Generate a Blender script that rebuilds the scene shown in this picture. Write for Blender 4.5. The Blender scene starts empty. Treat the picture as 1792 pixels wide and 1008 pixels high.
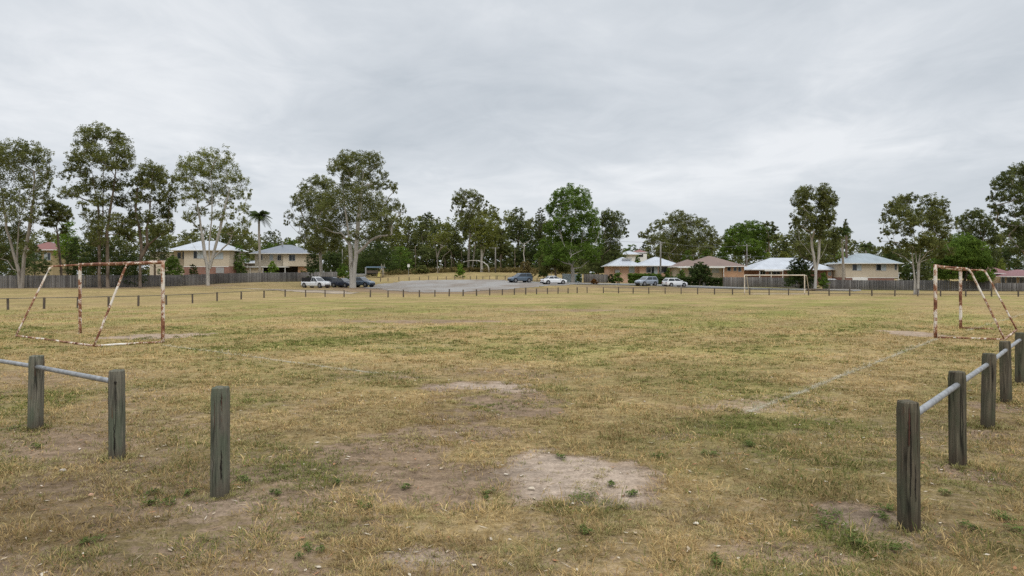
import bpy, math, random
import numpy as np
from math import radians as R, pi

# ------------------------------------------------------------------ camera, sky, sun
SC = bpy.context.scene
F = 1294.0; HZ = 484.0; EYE = 2.05          # focal length in photo pixels, horizon row, eye height
cam_d = bpy.data.cameras.new('camera'); cam = bpy.data.objects.new('camera', cam_d)
SC.collection.objects.link(cam); SC.camera = cam
cam_d.sensor_width = 36.0; cam_d.lens = F / 1792.0 * 36.0
cam_d.shift_y = -(504.0 - HZ) / 1792.0
cam_d.clip_start = 0.05; cam_d.clip_end = 12000
cam.location = (0, 0, EYE); cam.rotation_euler = (R(90), 0, 0)

SUN_EL, SUN_ROT = 52.0, 150.0
w = bpy.data.worlds.new('World'); SC.world = w; w.use_nodes = True
nt = w.node_tree; nt.nodes.clear()
def wn(t, **k):
    n = nt.nodes.new(t)
    for a, b in k.items(): setattr(n, a, b)
    return n
L = nt.links.new
out = wn('ShaderNodeOutputWorld'); bg = wn('ShaderNodeBackground')
sky = wn('ShaderNodeTexSky', sky_type='NISHITA', sun_disc=False)
sky.sun_elevation = R(SUN_EL); sky.sun_rotation = R(SUN_ROT)
tc = wn('ShaderNodeTexCoord'); sep = wn('ShaderNodeSeparateXYZ'); L(tc.outputs['Generated'], sep.inputs[0])
def wm(op, a, b=None, c=None, clamp=False):
    n = wn('ShaderNodeMath', operation=op, use_clamp=clamp)
    for i, v in enumerate((a, b, c)):
        if v is None: continue
        if isinstance(v, (int, float)): n.inputs[i].default_value = v
        else: L(v, n.inputs[i])
    return n.outputs[0]
zc = wm('MAXIMUM', sep.outputs['Z'], 0.0)
den = wm('ADD', zc, 0.10)
cu = wm('DIVIDE', sep.outputs['X'], den); cv = wm('DIVIDE', sep.outputs['Y'], den)
comb = wn('ShaderNodeCombineXYZ'); L(cu, comb.inputs[0]); L(cv, comb.inputs[1])
def cloud(scale, detail, rough, off, dist=0.6):
    mp = wn('ShaderNodeMapping'); mp.inputs['Location'].default_value = off
    mp.inputs['Rotation'].default_value = (0, 0, 0.25); mp.inputs['Scale'].default_value = (0.8, 0.62, 1)
    L(comb.outputs[0], mp.inputs[0])
    n = wn('ShaderNodeTexNoise'); n.inputs['Scale'].default_value = scale; n.inputs['Detail'].default_value = detail
    n.inputs['Roughness'].default_value = rough; n.inputs['Distortion'].default_value = dist
    L(mp.outputs[0], n.inputs['Vector']); return n.outputs['Fac']
c1 = cloud(1.0, 6, 0.55, (3.1, 1.7, 0), 0.5)
c2 = cloud(0.30, 2, 0.5, (7.3, 2.2, 0), 0.2)
c3 = cloud(3.4, 5, 0.6, (1.3, 5.2, 0), 0.8)
mixc = wm('ADD', wm('ADD', wm('MULTIPLY', c1, 0.48), wm('MULTIPLY', c2, 0.34)), wm('MULTIPLY', c3, 0.18))
# towards the horizon the cloud sheet merges to an even tone
flat = wm('MULTIPLY', wm('SUBTRACT', zc, 0.03), 9.0, clamp=True)
mixc = wm('ADD', wm('MULTIPLY', wm('SUBTRACT', mixc, 0.5), flat), 0.5)
# the cloud is a little brighter to the west (left)
mixc = wm('ADD', mixc, wm('MULTIPLY', sep.outputs['X'], -0.06))
ramp = wn('ShaderNodeValToRGB'); L(mixc, ramp.inputs[0])
e = ramp.color_ramp.elements
e[0].position = 0.38; e[0].color = (0.560, 0.608, 0.660, 1)
e[1].position = 0.60; e[1].color = (0.865, 0.890, 0.920, 1)
m = e.new(0.5); m.color = (0.700, 0.740, 0.785, 1)
# an overcast sky is brighter overhead than near the horizon
up = wm('MULTIPLY', wm('SUBTRACT', zc, 0.42), 2.4, clamp=True)
gain = wm('ADD', wm('MULTIPLY', up, 1.5), 1.0)
mul = wn('ShaderNodeMix', data_type='RGBA', blend_type='MULTIPLY'); mul.inputs['Factor'].default_value = 1
L(ramp.outputs[0], mul.inputs['A'])
gc = wn('ShaderNodeCombineXYZ'); [L(gain, gc.inputs[i]) for i in range(3)]
L(gc.outputs[0], mul.inputs['B'])
skm = wn('ShaderNodeMix', data_type='RGBA', blend_type='MULTIPLY'); skm.inputs['Factor'].default_value = 1
L(sky.outputs[0], skm.inputs['A']); skm.inputs['B'].default_value = (0.08, 0.08, 0.08, 1)
mx = wn('ShaderNodeMix', data_type='RGBA'); mx.inputs['Factor'].default_value = 0.94
L(skm.outputs['Result'], mx.inputs['A']); L(mul.outputs['Result'], mx.inputs['B'])
L(mx.outputs['Result'], bg.inputs['Color']); bg.inputs['Strength'].default_value = 1.0
L(bg.outputs[0], out.inputs[0])

sd = bpy.data.lights.new('sun', 'SUN'); sd.energy = 1.3; sd.angle = R(25); sd.color = (1.0, 0.965, 0.92)
sun = bpy.data.objects.new('sun', sd); SC.collection.objects.link(sun)
_az = R(SUN_ROT)                                  # sky rotation: clockwise from +Y
sv = (math.sin(_az) * math.cos(R(SUN_EL)), math.cos(_az) * math.cos(R(SUN_EL)), math.sin(R(SUN_EL)))
import mathutils
from mathutils import Vector, Matrix
sun.rotation_euler = Vector(sv).to_track_quat('Z', 'Y').to_euler()
sun.location = (0, -20, 60)
SC.view_settings.view_transform = 'Standard'; SC.view_settings.look = 'None'
SC.view_settings.exposure = 0.0; SC.view_settings.gamma = 1.0; SC.view_settings.use_curve_mapping = False
SC.cycles.use_denoising = False
SC.cycles.max_bounces = 5; SC.cycles.diffuse_bounces = 3; SC.cycles.transparent_max_bounces = 8
SC.cycles.sample_clamp_indirect = 4

# ------------------------------------------------------------------ basics
COL = SC.collection
def tag(o, label=None, cat=None, group=None, kind=None):
    if label: o['label'] = label
    if cat: o['category'] = cat
    if group: o['group'] = group
    if kind: o['kind'] = kind
    return o
def empty(name, loc=(0, 0, 0), rz=0.0, **k):
    o = bpy.data.objects.new(name, None); COL.objects.link(o); o.empty_display_size = 0.3
    o.location = loc; o.rotation_euler = (0, 0, rz); return tag(o, **k)
def npmesh(name, V, Fq, mat, parent=None, attrs=None, smooth=False, mats=None, fmat=None):
    """mesh from an (n,3) array and an (m,k) array of equal-sized faces"""
    V = np.asarray(V, np.float32); Fq = np.asarray(Fq, np.int32)
    me = bpy.data.meshes.new(name); me.vertices.add(len(V)); me.vertices.foreach_set('co', V.ravel())
    k = Fq.shape[1]; me.loops.add(Fq.size); me.loops.foreach_set('vertex_index', Fq.ravel())
    me.polygons.add(len(Fq)); me.polygons.foreach_set('loop_start', np.arange(len(Fq), dtype=np.int32) * k)
    if smooth: me.polygons.foreach_set('use_smooth', np.ones(len(Fq), bool))
    for an, (typ, data) in (attrs or {}).items():
        a = me.attributes.new(an, typ, 'POINT')
        a.data.foreach_set('color' if typ == 'FLOAT_COLOR' else 'value', np.asarray(data, np.float32).ravel())
    me.materials.append(mat)
    me.update(calc_edges=True)
    o = bpy.data.objects.new(name, me); COL.objects.link(o)
    if parent: o.parent = parent
    return o

class MB:
    """collects polygons of one mesh"""
    def __init__(s): s.v = []; s.f = []; s.m = []
    def poly(s, pts, mi=0):
        b = len(s.v); s.v += [tuple(p) for p in pts]; s.f.append(tuple(range(b, b + len(pts)))); s.m.append(mi); return s
    def add(s, vs, fs, mi=0):
        b = len(s.v); s.v += [tuple(p) for p in vs]; s.f += [tuple(i + b for i in f) for f in fs]; s.m += [mi] * len(fs); return s
    def box(s, x0, x1, y0, y1, z0, z1, mi=0):
        vs = [(x, y, z) for z in (z0, z1) for y in (y0, y1) for x in (x0, x1)]
        return s.add(vs, [(0, 2, 3, 1), (4, 5, 7, 6), (0, 1, 5, 4), (2, 6, 7, 3), (0, 4, 6, 2), (1, 3, 7, 5)], mi)
    def tube(s, pts, rad, n=8, mi=0, cap=True):
        pts = [Vector(p) for p in pts]
        if isinstance(rad, (int, float)): rad = [rad] * len(pts)
        b = len(s.v)
        for i, p in enumerate(pts):
            t = (pts[min(i + 1, len(pts) - 1)] - pts[max(i - 1, 0)]).normalized()
            a = Vector((0, 0, 1)) if abs(t.z) < 0.9 else Vector((1, 0, 0))
            u = t.cross(a).normalized(); v = t.cross(u)
            for k in range(n):
                an = 2 * pi * k / n; s.v.append(tuple(p + (u * math.cos(an) + v * math.sin(an)) * rad[i]))
        for i in range(len(pts) - 1):
            for k in range(n):
                a0 = b + i * n + k; a1 = b + i * n + (k + 1) % n
                s.f.append((a0, a1, a1 + n, a0 + n)); s.m.append(mi)
        if cap:
            s.f.append(tuple(b + k for k in range(n))[::-1]); s.m.append(mi)
            e = b + (len(pts) - 1) * n; s.f.append(tuple(e + k for k in range(n))); s.m.append(mi)
        return s
    def build(s, name, mats, parent=None, smooth=False, loc=None, rz=0):
        me = bpy.data.meshes.new(name); me.from_pydata(s.v, [], s.f)
        if not isinstance(mats, (list, tuple)): mats = [mats]
        for m in mats: me.materials.append(m)
        if len(mats) > 1: me.polygons.foreach_set('material_index', s.m)
        if smooth: me.polygons.foreach_set('use_smooth', [True] * len(me.polygons))
        me.update(); o = bpy.data.objects.new(name, me); COL.objects.link(o)
        if parent: o.parent = parent
        if loc is not None: o.location = loc
        o.rotation_euler = (0, 0, rz); return o
def copy_tree(o, parent=None):
    c = o.copy(); COL.objects.link(c); c.parent = parent
    for ch in o.children: copy_tree(ch, c)
    return c

# ------------------------------------------------------------------ numpy noise
_rs = np.random.RandomState(7); _T = _rs.rand(256, 256)
def vnoise(x, y):
    xi = np.floor(x).astype(int); yi = np.floor(y).astype(int); fx = x - xi; fy = y - yi
    fx = fx * fx * (3 - 2 * fx); fy = fy * fy * (3 - 2 * fy)
    a = _T[xi & 255, yi & 255]; b = _T[(xi + 1) & 255, yi & 255]; c = _T[xi & 255, (yi + 1) & 255]; d = _T[(xi + 1) & 255, (yi + 1) & 255]
    return (a * (1 - fx) + b * fx) * (1 - fy) + (c * (1 - fx) + d * fx) * fy
def fbm(x, y, s, o=4, seed=0.0):
    t = 0; amp = 1; tot = 0
    for i in range(o):
        t = t + amp * vnoise(x / s + 17.3 * i + seed, y / s + 9.1 * i - seed * 1.7); tot += amp; amp *= 0.55; s /= 2.03
    return t / tot
def sstep(a, b, x):
    t = np.clip((x - a) / (b - a), 0, 1); return t * t * (3 - 2 * t)

# ------------------------------------------------------------------ lie of the land
def WX(px, d): return (px - 896.0) * d / F
_cp = [(150, 503, 106), (0, 506, 98), (-250, 506, 98), (365, 498, 125), (450, 494, 141), (520, 492.5, 143), (555, 504.5, 122), (617, 504, 120), (585, 502, 124), (500, 503, 118), (430, 505, 110),
       (280, 504, 108), (700, 492, 143), (780, 489.5, 150), (866, 487.5, 155), (600, 488, 160), (650, 486, 172), (700, 481, 180), (780, 475.5, 188), (850, 476, 188), (930, 478, 185),
       (760, 513, 95), (880, 507, 108), (930, 503, 118), (1000, 499, 128), (700, 510, 102), (650, 505, 116), (910, 492.5, 138), (970, 495.5, 130), (1003, 493.5, 140),
       (1050, 496, 140), (1060, 500, 127), (1131, 503, 127), (1131, 497.5, 138), (1131, 495.5, 145), (1250, 507, 118), (1250, 503, 128), (1240, 499, 138), (1350, 509, 112), (1350, 504.5, 125),
       (1500, 510, 112), (1500, 508, 125), (1700, 509, 110), (1900, 510, 108), (2100, 510, 105), (1180, 503.5, 130), (820, 500, 125), (1426, 508, 113),
       (200, 484, 230), (500, 481, 230), (800, 470, 250), (1100, 478, 230), (1300, 486, 220), (1600, 488, 220), (1900, 488, 220), (-200, 484, 230), (0, 496, 150), (300, 492, 160), (1500, 500, 160), (1750, 502, 150), (1250, 494, 160), (1050,490,170)]
_P = [(WX(a, d), d, EYE - (b - HZ) / F * d) for a, b, d in _cp]
for yy in (-60, -30, 0, 20, 40, 60, 70):
    for xx in range(-120, 140, 20): _P.append((xx, yy, 0.0))
for px, d in ((14, 46), (150, 50), (290, 53), (400, 62), (500, 75), (600, 73), (734, 73.5), (820, 77), (900, 84), (1010, 91), (1056, 90), (1190, 84), (1282, 83), (1400, 80), (1566, 77), (1750, 76), (1900, 76), (-200, 40)):
    _P.append((WX(px, d), d, 0.0)); 
for k in range(12):
    _P.append((450 * math.cos(k * pi / 6), 60 + 450 * math.sin(k * pi / 6), 2.0))
_P = np.array(_P)
def G(x, y):
    x = np.asarray(x, float); y = np.asarray(y, float); sh = x.shape; x = x.ravel(); y = y.ravel(); o = np.empty(len(x))
    for i in range(0, len(x), 20000):
        xs = x[i:i + 20000, None]; ys = y[i:i + 20000, None]
        d2 = (xs - _P[:, 0]) ** 2 + (ys - _P[:, 1]) ** 2
        wt = np.exp(-d2 / (2 * 8.5 ** 2)) + 1.2e-3 / (1 + (d2 / 900.0) ** 2)
        o[i:i + 20000] = (wt * _P[:, 2]).sum(1) / wt.sum(1)
    return o.reshape(sh)
def g1(x, y): return float(G(np.array([x]), np.array([y]))[0])
def at(px, d, dz=0.0):
    x = WX(px, d); return Vector((x, d, g1(x, d) + dz))
def gp(px, py):
    """a point of the level sports field"""
    d = EYE * F / (py - HZ); return Vector((WX(px, d), d, 0.0))
def zat(py, d): return EYE - (py - HZ) / F * d

# ------------------------------------------------------------------ materials
def newmat(name):
    m = bpy.data.materials.new(name); m.use_nodes = True; t = m.node_tree; t.nodes.clear()
    o = t.nodes.new('ShaderNodeOutputMaterial'); b = t.nodes.new('ShaderNodeBsdfPrincipled'); t.links.new(b.outputs[0], o.inputs[0])
    b.inputs['Specular IOR Level'].default_value = 0.25
    return m, t, b, o
class N:
    """tiny node helper"""
    def __init__(s, t): s.t = t
    def n(s, typ, ins=None, **k):
        n = s.t.nodes.new(typ)
        for a, b in k.items(): setattr(n, a, b)
        for a, b in (ins or {}).items():
            if hasattr(b, 'is_linked') or hasattr(b, 'links'): s.t.links.new(b, n.inputs[a])
            else: n.inputs[a].default_value = b
        return n
    def noise(s, vec, scale, detail=4, rough=0.55, dist=0.0):
        return s.n('ShaderNodeTexNoise', {'Vector': vec, 'Scale': scale, 'Detail': detail, 'Roughness': rough, 'Distortion': dist}).outputs['Fac']
    def ramp(s, fac, stops, interp='LINEAR'):
        r = s.n('ShaderNodeValToRGB', {'Fac': fac}); r.color_ramp.interpolation = interp
        e = r.color_ramp.elements
        while len(e) < len(stops): e.new(0.5)
        for q, (p, c) in zip(e, stops):
            q.position = p; q.color = (*c, 1) if not isinstance(c, (int, float)) else (c, c, c, 1)
        return r.outputs[0]
    def mix(s, f, a, b, blend='MIX'):
        n = s.n('ShaderNodeMix', data_type='RGBA', blend_type=blend)
        for k, v in (('Factor', f), ('A', a), ('B', b)):
            if isinstance(v, tuple): v = (*v[:3], 1)
            if hasattr(v, 'links'): s.t.links.new(v, n.inputs[k])
            else: n.inputs[k].default_value = v
        return n.outputs['Result']
    def math(s, op, a, b=0.0, clamp=False):
        return s.n('ShaderNodeMath', {0: a, 1: b}, operation=op, use_clamp=clamp).outputs[0]
    def obj(s): return s.n('ShaderNodeTexCoord').outputs['Object']
    def pos(s): return s.n('ShaderNodeNewGeometry').outputs['Position']
    def map(s, vec, scale): return s.n('ShaderNodeMapping', {'Vector': vec, 'Scale': scale}).outputs[0]
    def attr(s, name): return s.n('ShaderNodeAttribute', attribute_name=name)
    def bump(s, h, strength, dist): return s.n('ShaderNodeBump', {'Height': h, 'Strength': strength, 'Distance': dist}).outputs[0]

def simple(name, col, rough=0.7, var=0.12, scale=1.5, metal=0.0, stretch=(1, 1, 1), spec=0.25, bump=0.0):
    m, t, b, o = newmat(name); q = N(t)
    f = q.noise(q.map(q.pos(), stretch), scale, 4, 0.6)
    lo = tuple(c * (1 - var) for c in col); hi = tuple(min(1, c * (1 + var)) for c in col)
    t.links.new(q.ramp(f, [(0.3, lo), (0.7, hi)]), b.inputs['Base Color'])
    b.inputs['Roughness'].default_value = rough; b.inputs['Metallic'].default_value = metal
    b.inputs['Specular IOR Level'].default_value = spec
    if bump: t.links.new(q.bump(f, bump, 0.02), b.inputs['Normal'])
    return m

def ground_mat():
    m, t, b, o = newmat('grass_ground'); q = N(t); P = q.pos()
    green = q.attr('green').outputs['Fac']; dirt = q.attr('dirt').outputs['Fac']; tone = q.attr('tone').outputs['Fac']; sand = q.attr('sand').outputs['Fac']
    n1 = q.noise(P, 9.0, 6, 0.65); n2 = q.noise(P, 1.3, 5, 0.6); n3 = q.noise(P, 38.0, 4, 0.7); n4 = q.noise(P, 0.28, 4, 0.6)
    gr = q.math('ADD', green, q.math('MULTIPLY', q.math('SUBTRACT', n2, 0.5), 1.5))
    gr = q.math('ADD', gr, q.math('MULTIPLY', q.math('SUBTRACT', n1, 0.5), 0.9), clamp=True)
    straw = q.ramp(n1, [(0.28, (0.158, 0.107, 0.050)), (0.5, (0.32, 0.232, 0.112)), (0.72, (0.47, 0.355, 0.190))])
    grn = q.ramp(n3, [(0.3, (0.092, 0.092, 0.026)), (0.5, (0.190, 0.182, 0.056)), (0.72, (0.28, 0.26, 0.088))])
    base = q.mix(gr, straw, grn)
    dd = q.math('ADD', dirt, q.math('MULTIPLY', q.math('SUBTRACT', n1, 0.5), 1.1))
    dd = q.math('ADD', dd, q.math('MULTIPLY', q.math('SUBTRACT', n2, 0.5), 0.8))
    dmask = q.ramp(dd, [(0.36, 0.0), (0.70, 1.0)])
    soil = q.mix(sand, q.ramp(n1, [(0.3, (0.190, 0.132, 0.085)), (0.7, (0.325, 0.235, 0.158))]), q.ramp(n1, [(0.3, (0.34, 0.262, 0.198)), (0.7, (0.50, 0.400, 0.312))]))
    col = q.mix(dmask, base, soil)
    fine = q.ramp(n3, [(0.25, 0.55), (0.52, 1.0), (0.78, 1.35)])
    col = q.mix(1.0, col, fine, 'MULTIPLY')
    tn = q.ramp(tone, [(0.0, 0.62), (0.5, 1.0), (1.0, 1.38)])
    col = q.mix(1.0, col, tn, 'MULTIPLY')
    mid_ = q.noise(q.map(P, (1, 1.6, 1)), 3.2, 4, 0.65); col = q.mix(1.0, col, q.ramp(mid_, [(0.3, 0.68), (0.5, 1.0), (0.7, 1.25)]), 'MULTIPLY')
    big = q.ramp(n4, [(0.3, 0.87), (0.7, 1.12)]); col = q.mix(1.0, col, big, 'MULTIPLY')
    t.links.new(col, b.inputs['Base Color']); b.inputs['Roughness'].default_value = 0.95; b.inputs['Specular IOR Level'].default_value = 0.02
    h = q.math('ADD', q.math('MULTIPLY', n1, 0.6), q.math('MULTIPLY', n3, 0.4))
    t.links.new(q.bump(h, 0.9, 0.035), b.inputs['Normal'])
    return m

def leaf_mat(name, dark, light, transl=0.33, scale=0.35):
    m, t, b, o = newmat(name); q = N(t)
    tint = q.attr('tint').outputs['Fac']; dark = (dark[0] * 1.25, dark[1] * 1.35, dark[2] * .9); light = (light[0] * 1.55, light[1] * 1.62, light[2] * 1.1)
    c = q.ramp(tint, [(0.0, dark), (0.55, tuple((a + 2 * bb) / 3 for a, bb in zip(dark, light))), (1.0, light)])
    f = q.noise(q.pos(), scale, 3, 0.5)
    c = q.mix(1.0, c, q.ramp(f, [(0.3, 0.78), (0.7, 1.2)]), 'MULTIPLY')
    t.links.new(c, b.inputs['Base Color']); b.inputs['Roughness'].default_value = 0.6; b.inputs['Specular IOR Level'].default_value = 0.05
    tr = q.n('ShaderNodeBsdfTranslucent'); t.links.new(c, tr.inputs['Color'])
    ms = q.n('ShaderNodeMixShader'); ms.inputs[0].default_value = transl
    t.links.new(b.outputs[0], ms.inputs[1]); t.links.new(tr.outputs[0], ms.inputs[2]); t.links.new(ms.outputs[0], o.inputs[0])
    return m
def bark_mat(name, pale, brown, amt=0.5):
    m, t, b, o = newmat(name); q = N(t); P = q.pos()
    f = q.noise(q.map(P, (1, 1, 0.35)), 1.6, 5, 0.65, 0.3)
    c = q.ramp(f, [(amt - 0.12, brown), (amt + 0.04, pale), (0.8, tuple(min(1, x * 1.15) for x in pale))])
    f2 = q.noise(q.map(P, (6, 6, 0.8)), 2, 4, 0.6)
    c = q.mix(1.0, c, q.ramp(f2, [(0.3, 0.75), (0.7, 1.1)]), 'MULTIPLY')
    t.links.new(c, b.inputs['Base Color']); b.inputs['Roughness'].default_value = 0.85
    t.links.new(q.bump(f2, 0.5, 0.04), b.inputs['Normal'])
    return m
def post_mat(k=1.0, nm='weathered_post_timber'):
    m, t, b, o = newmat(nm); q = N(t); O = q.obj()
    rnd = q.n('ShaderNodeObjectInfo').outputs['Random']
    off = q.n('ShaderNodeVectorMath', {0: O}, operation='ADD'); cx = q.n('ShaderNodeCombineXYZ')
    t.links.new(q.math('MULTIPLY', rnd, 31.0), cx.inputs[0]); t.links.new(q.math('MULTIPLY', rnd, 17.0), cx.inputs[2]); t.links.new(cx.outputs[0], off.inputs[1]); V = off.outputs[0]
    grain = q.noise(q.map(V, (26, 26, 1.0)), 2.2, 6, 0.68, 0.4)
    blot = q.noise(q.map(V, (4, 4, 1.6)), 1.5, 4, 0.6)
    streak = q.noise(q.map(V, (13, 13, 0.7)), 1.6, 4, 0.55, 0.6)
    c = q.ramp(grain, [(0.25, (0.040, 0.035, 0.028)), (0.42, (0.110, 0.102, 0.082)), (0.58, (0.190, 0.174, 0.134)), (0.75, (0.33, 0.30, 0.235))])
    c = q.mix(q.ramp(blot, [(0.42, 0.0), (0.62, 0.7)]), c, (0.098, 0.118, 0.080))
    c = q.mix(q.ramp(streak, [(0.56, 0.0), (0.68, 0.9)]), c, (0.024, 0.024, 0.020))
    rust = q.noise(q.map(V, (9, 9, 2.2)), 1.7, 3, 0.5)
    c = q.mix(q.ramp(rust, [(0.63, 0.0), (0.72, 0.6)]), c, (0.115, 0.048, 0.024))
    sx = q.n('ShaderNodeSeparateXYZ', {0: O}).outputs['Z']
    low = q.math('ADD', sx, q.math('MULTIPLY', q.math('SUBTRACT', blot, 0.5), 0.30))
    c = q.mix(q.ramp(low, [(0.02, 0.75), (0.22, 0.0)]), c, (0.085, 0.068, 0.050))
    if k != 1.0: c = q.mix(1.0, c, (k, k * .93, k * .86), 'MULTIPLY')
    t.links.new(c, b.inputs['Base Color']); b.inputs['Roughness'].default_value = 0.9; b.inputs['Specular IOR Level'].default_value = 0.08
    t.links.new(q.bump(grain, 0.9, 0.012), b.inputs['Normal'])
    return m
def rust_mat():
    m, t, b, o = newmat('rusted_white_paint'); q = N(t); O = q.pos()
    f = q.noise(q.map(O, (1, 1, 0.8)), 3.4, 6, 0.75, 0.3); f2 = q.noise(O, 30, 3, 0.6); f3 = q.noise(O, 0.85, 2, 0.5)
    a = q.math('ADD', q.math('MULTIPLY', f, 0.62), q.math('MULTIPLY', f2, 0.20)); a = q.math('ADD', a, q.math('MULTIPLY', f3, 0.30))
    hz = q.n('ShaderNodeSeparateXYZ', {0: O}).outputs['Z']; a = q.math('ADD', a, q.math('MULTIPLY', q.ramp(q.math('MULTIPLY', hz, 0.4), [(0.0, .55), (0.10, .75), (0.3, .5), (0.42, .72), (0.62, .34), (0.88, .25), (0.95, .62)]), 0.11)); a = q.math('SUBTRACT', a, 0.055)
    c = q.ramp(a, [(0.40, (0.74, 0.71, 0.66)), (0.53, (0.64, 0.56, 0.47)), (0.552, (0.33, 0.165, 0.088)), (0.60, (0.18, 0.072, 0.040)), (0.69, (0.075, 0.030, 0.022))])
    t.links.new(c, b.inputs['Base Color']); b.inputs['Roughness'].default_value = 0.75
    t.links.new(q.bump(a, 0.3, 0.01), b.inputs['Normal'])
    return m
def pale_mat():
    """grey paling fence boards: tone changes from board to board"""
    m, t, b, o = newmat('grey_palings'); q = N(t)
    tint = q.attr('tint').outputs['Fac']
    c = q.ramp(tint, [(0.0, (0.085, 0.076, 0.069)), (0.6, (0.165, 0.152, 0.138)), (1.0, (0.27, 0.25, 0.228))])
    f = q.noise(q.map(q.pos(), (0.15, 0.15, 0.3)), 1.0, 3, 0.6); c = q.mix(1.0, c, q.ramp(f, [(0.35, 0.62), (0.65, 1.15)]), 'MULTIPLY')
    f2 = q.noise(q.map(q.pos(), (8, 8, 0.8)), 1.2, 3, 0.6); c = q.mix(1.0, c, q.ramp(f2, [(0.3, 0.8), (0.7, 1.15)]), 'MULTIPLY')
    t.links.new(c, b.inputs['Base Color']); b.inputs['Roughness'].default_value = 0.95; return m
def roof_mat(name, col, rust=None):
    m, t, b, o = newmat(name); q = N(t)
    f = q.noise(q.pos(), 0.5, 4, 0.6); c = q.ramp(f, [(0.3, tuple(x * 0.86 for x in col)), (0.7, tuple(min(1, x * 1.08) for x in col))])
    f2 = q.noise(q.map(q.obj(), (6, 0.3, 0.3)), 1.5, 3, 0.6); c = q.mix(1.0, c, q.ramp(f2, [(0.3, 0.86), (0.7, 1.08)]), 'MULTIPLY')
    t.links.new(c, b.inputs['Base Color']); b.inputs['Roughness'].default_value = 0.5; b.inputs['Specular IOR Level'].default_value = 0.35
    wv = q.n('ShaderNodeTexWave', {'Vector': q.obj(), 'Scale': 3.0}); t.links.new(q.bump(wv.outputs['Fac'], 0.08, 0.02), b.inputs['Normal'])
    return m
def brick_mat(name, c1, c2, mortar=(0.3, 0.27, 0.24)):
    m, t, b, o = newmat(name); q = N(t)
    O = q.obj(); s = q.n('ShaderNodeSeparateXYZ', {0: O}); c = q.n('ShaderNodeCombineXYZ')
    t.links.new(q.math('ADD', s.outputs['X'], s.outputs['Y']), c.inputs[0]); t.links.new(s.outputs['Z'], c.inputs[1])
    br = q.n('ShaderNodeTexBrick', {'Vector': c.outputs[0], 'Scale': 1.0, 'Brick Width': 0.24, 'Row Height': 0.086, 'Mortar Size': 0.010, 'Color1': (*c1, 1), 'Color2': (*c2, 1), 'Mortar': (*mortar, 1)})
    f = q.noise(q.pos(), 0.9, 3, 0.6)
    t.links.new(q.mix(1.0, br.outputs['Color'], q.ramp(f, [(0.3, 0.85), (0.7, 1.12)]), 'MULTIPLY'), b.inputs['Base Color']); b.inputs['Roughness'].default_value = 0.9
    return m
def glass_mat(name, col=(0.02, 0.025, 0.03), rough=0.08):
    m, t, b, o = newmat(name); b.inputs['Base Color'].default_value = (*col, 1); b.inputs['Roughness'].default_value = rough; b.inputs['Specular IOR Level'].default_value = 0.6
    return m
def paint_mat(name, col, metal=0.0, rough=0.28):
    m, t, b, o = newmat(name); q = N(t); f = q.noise(q.pos(), 2.0, 3, 0.5)
    t.links.new(q.ramp(f, [(0.3, tuple(x * 0.9 for x in col)), (0.7, col)]), b.inputs['Base Color'])
    b.inputs['Roughness'].default_value = rough; b.inputs['Metallic'].default_value = metal; b.inputs['Coat Weight'].default_value = 0.5; b.inputs['Coat Roughness'].default_value = 0.08
    return m
def gravel_mat(name, lo, hi, scale=7.0):
    m, t, b, o = newmat(name); q = N(t); P = q.pos()
    f = q.noise(P, scale, 5, 0.75); f2 = q.noise(q.map(P, (1, 0.4, 1)), 0.16, 5, 0.65)
    c = q.ramp(f, [(0.3, lo), (0.7, hi)]); c = q.mix(q.ramp(f2, [(0.42, 0.0), (0.62, 0.75)]), c, (0.175, 0.135, 0.100))
    t.links.new(c, b.inputs['Base Color']); b.inputs['Roughness'].default_value = 0.95
    t.links.new(q.bump(f, 0.5, 0.03), b.inputs['Normal']); return m

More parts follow.
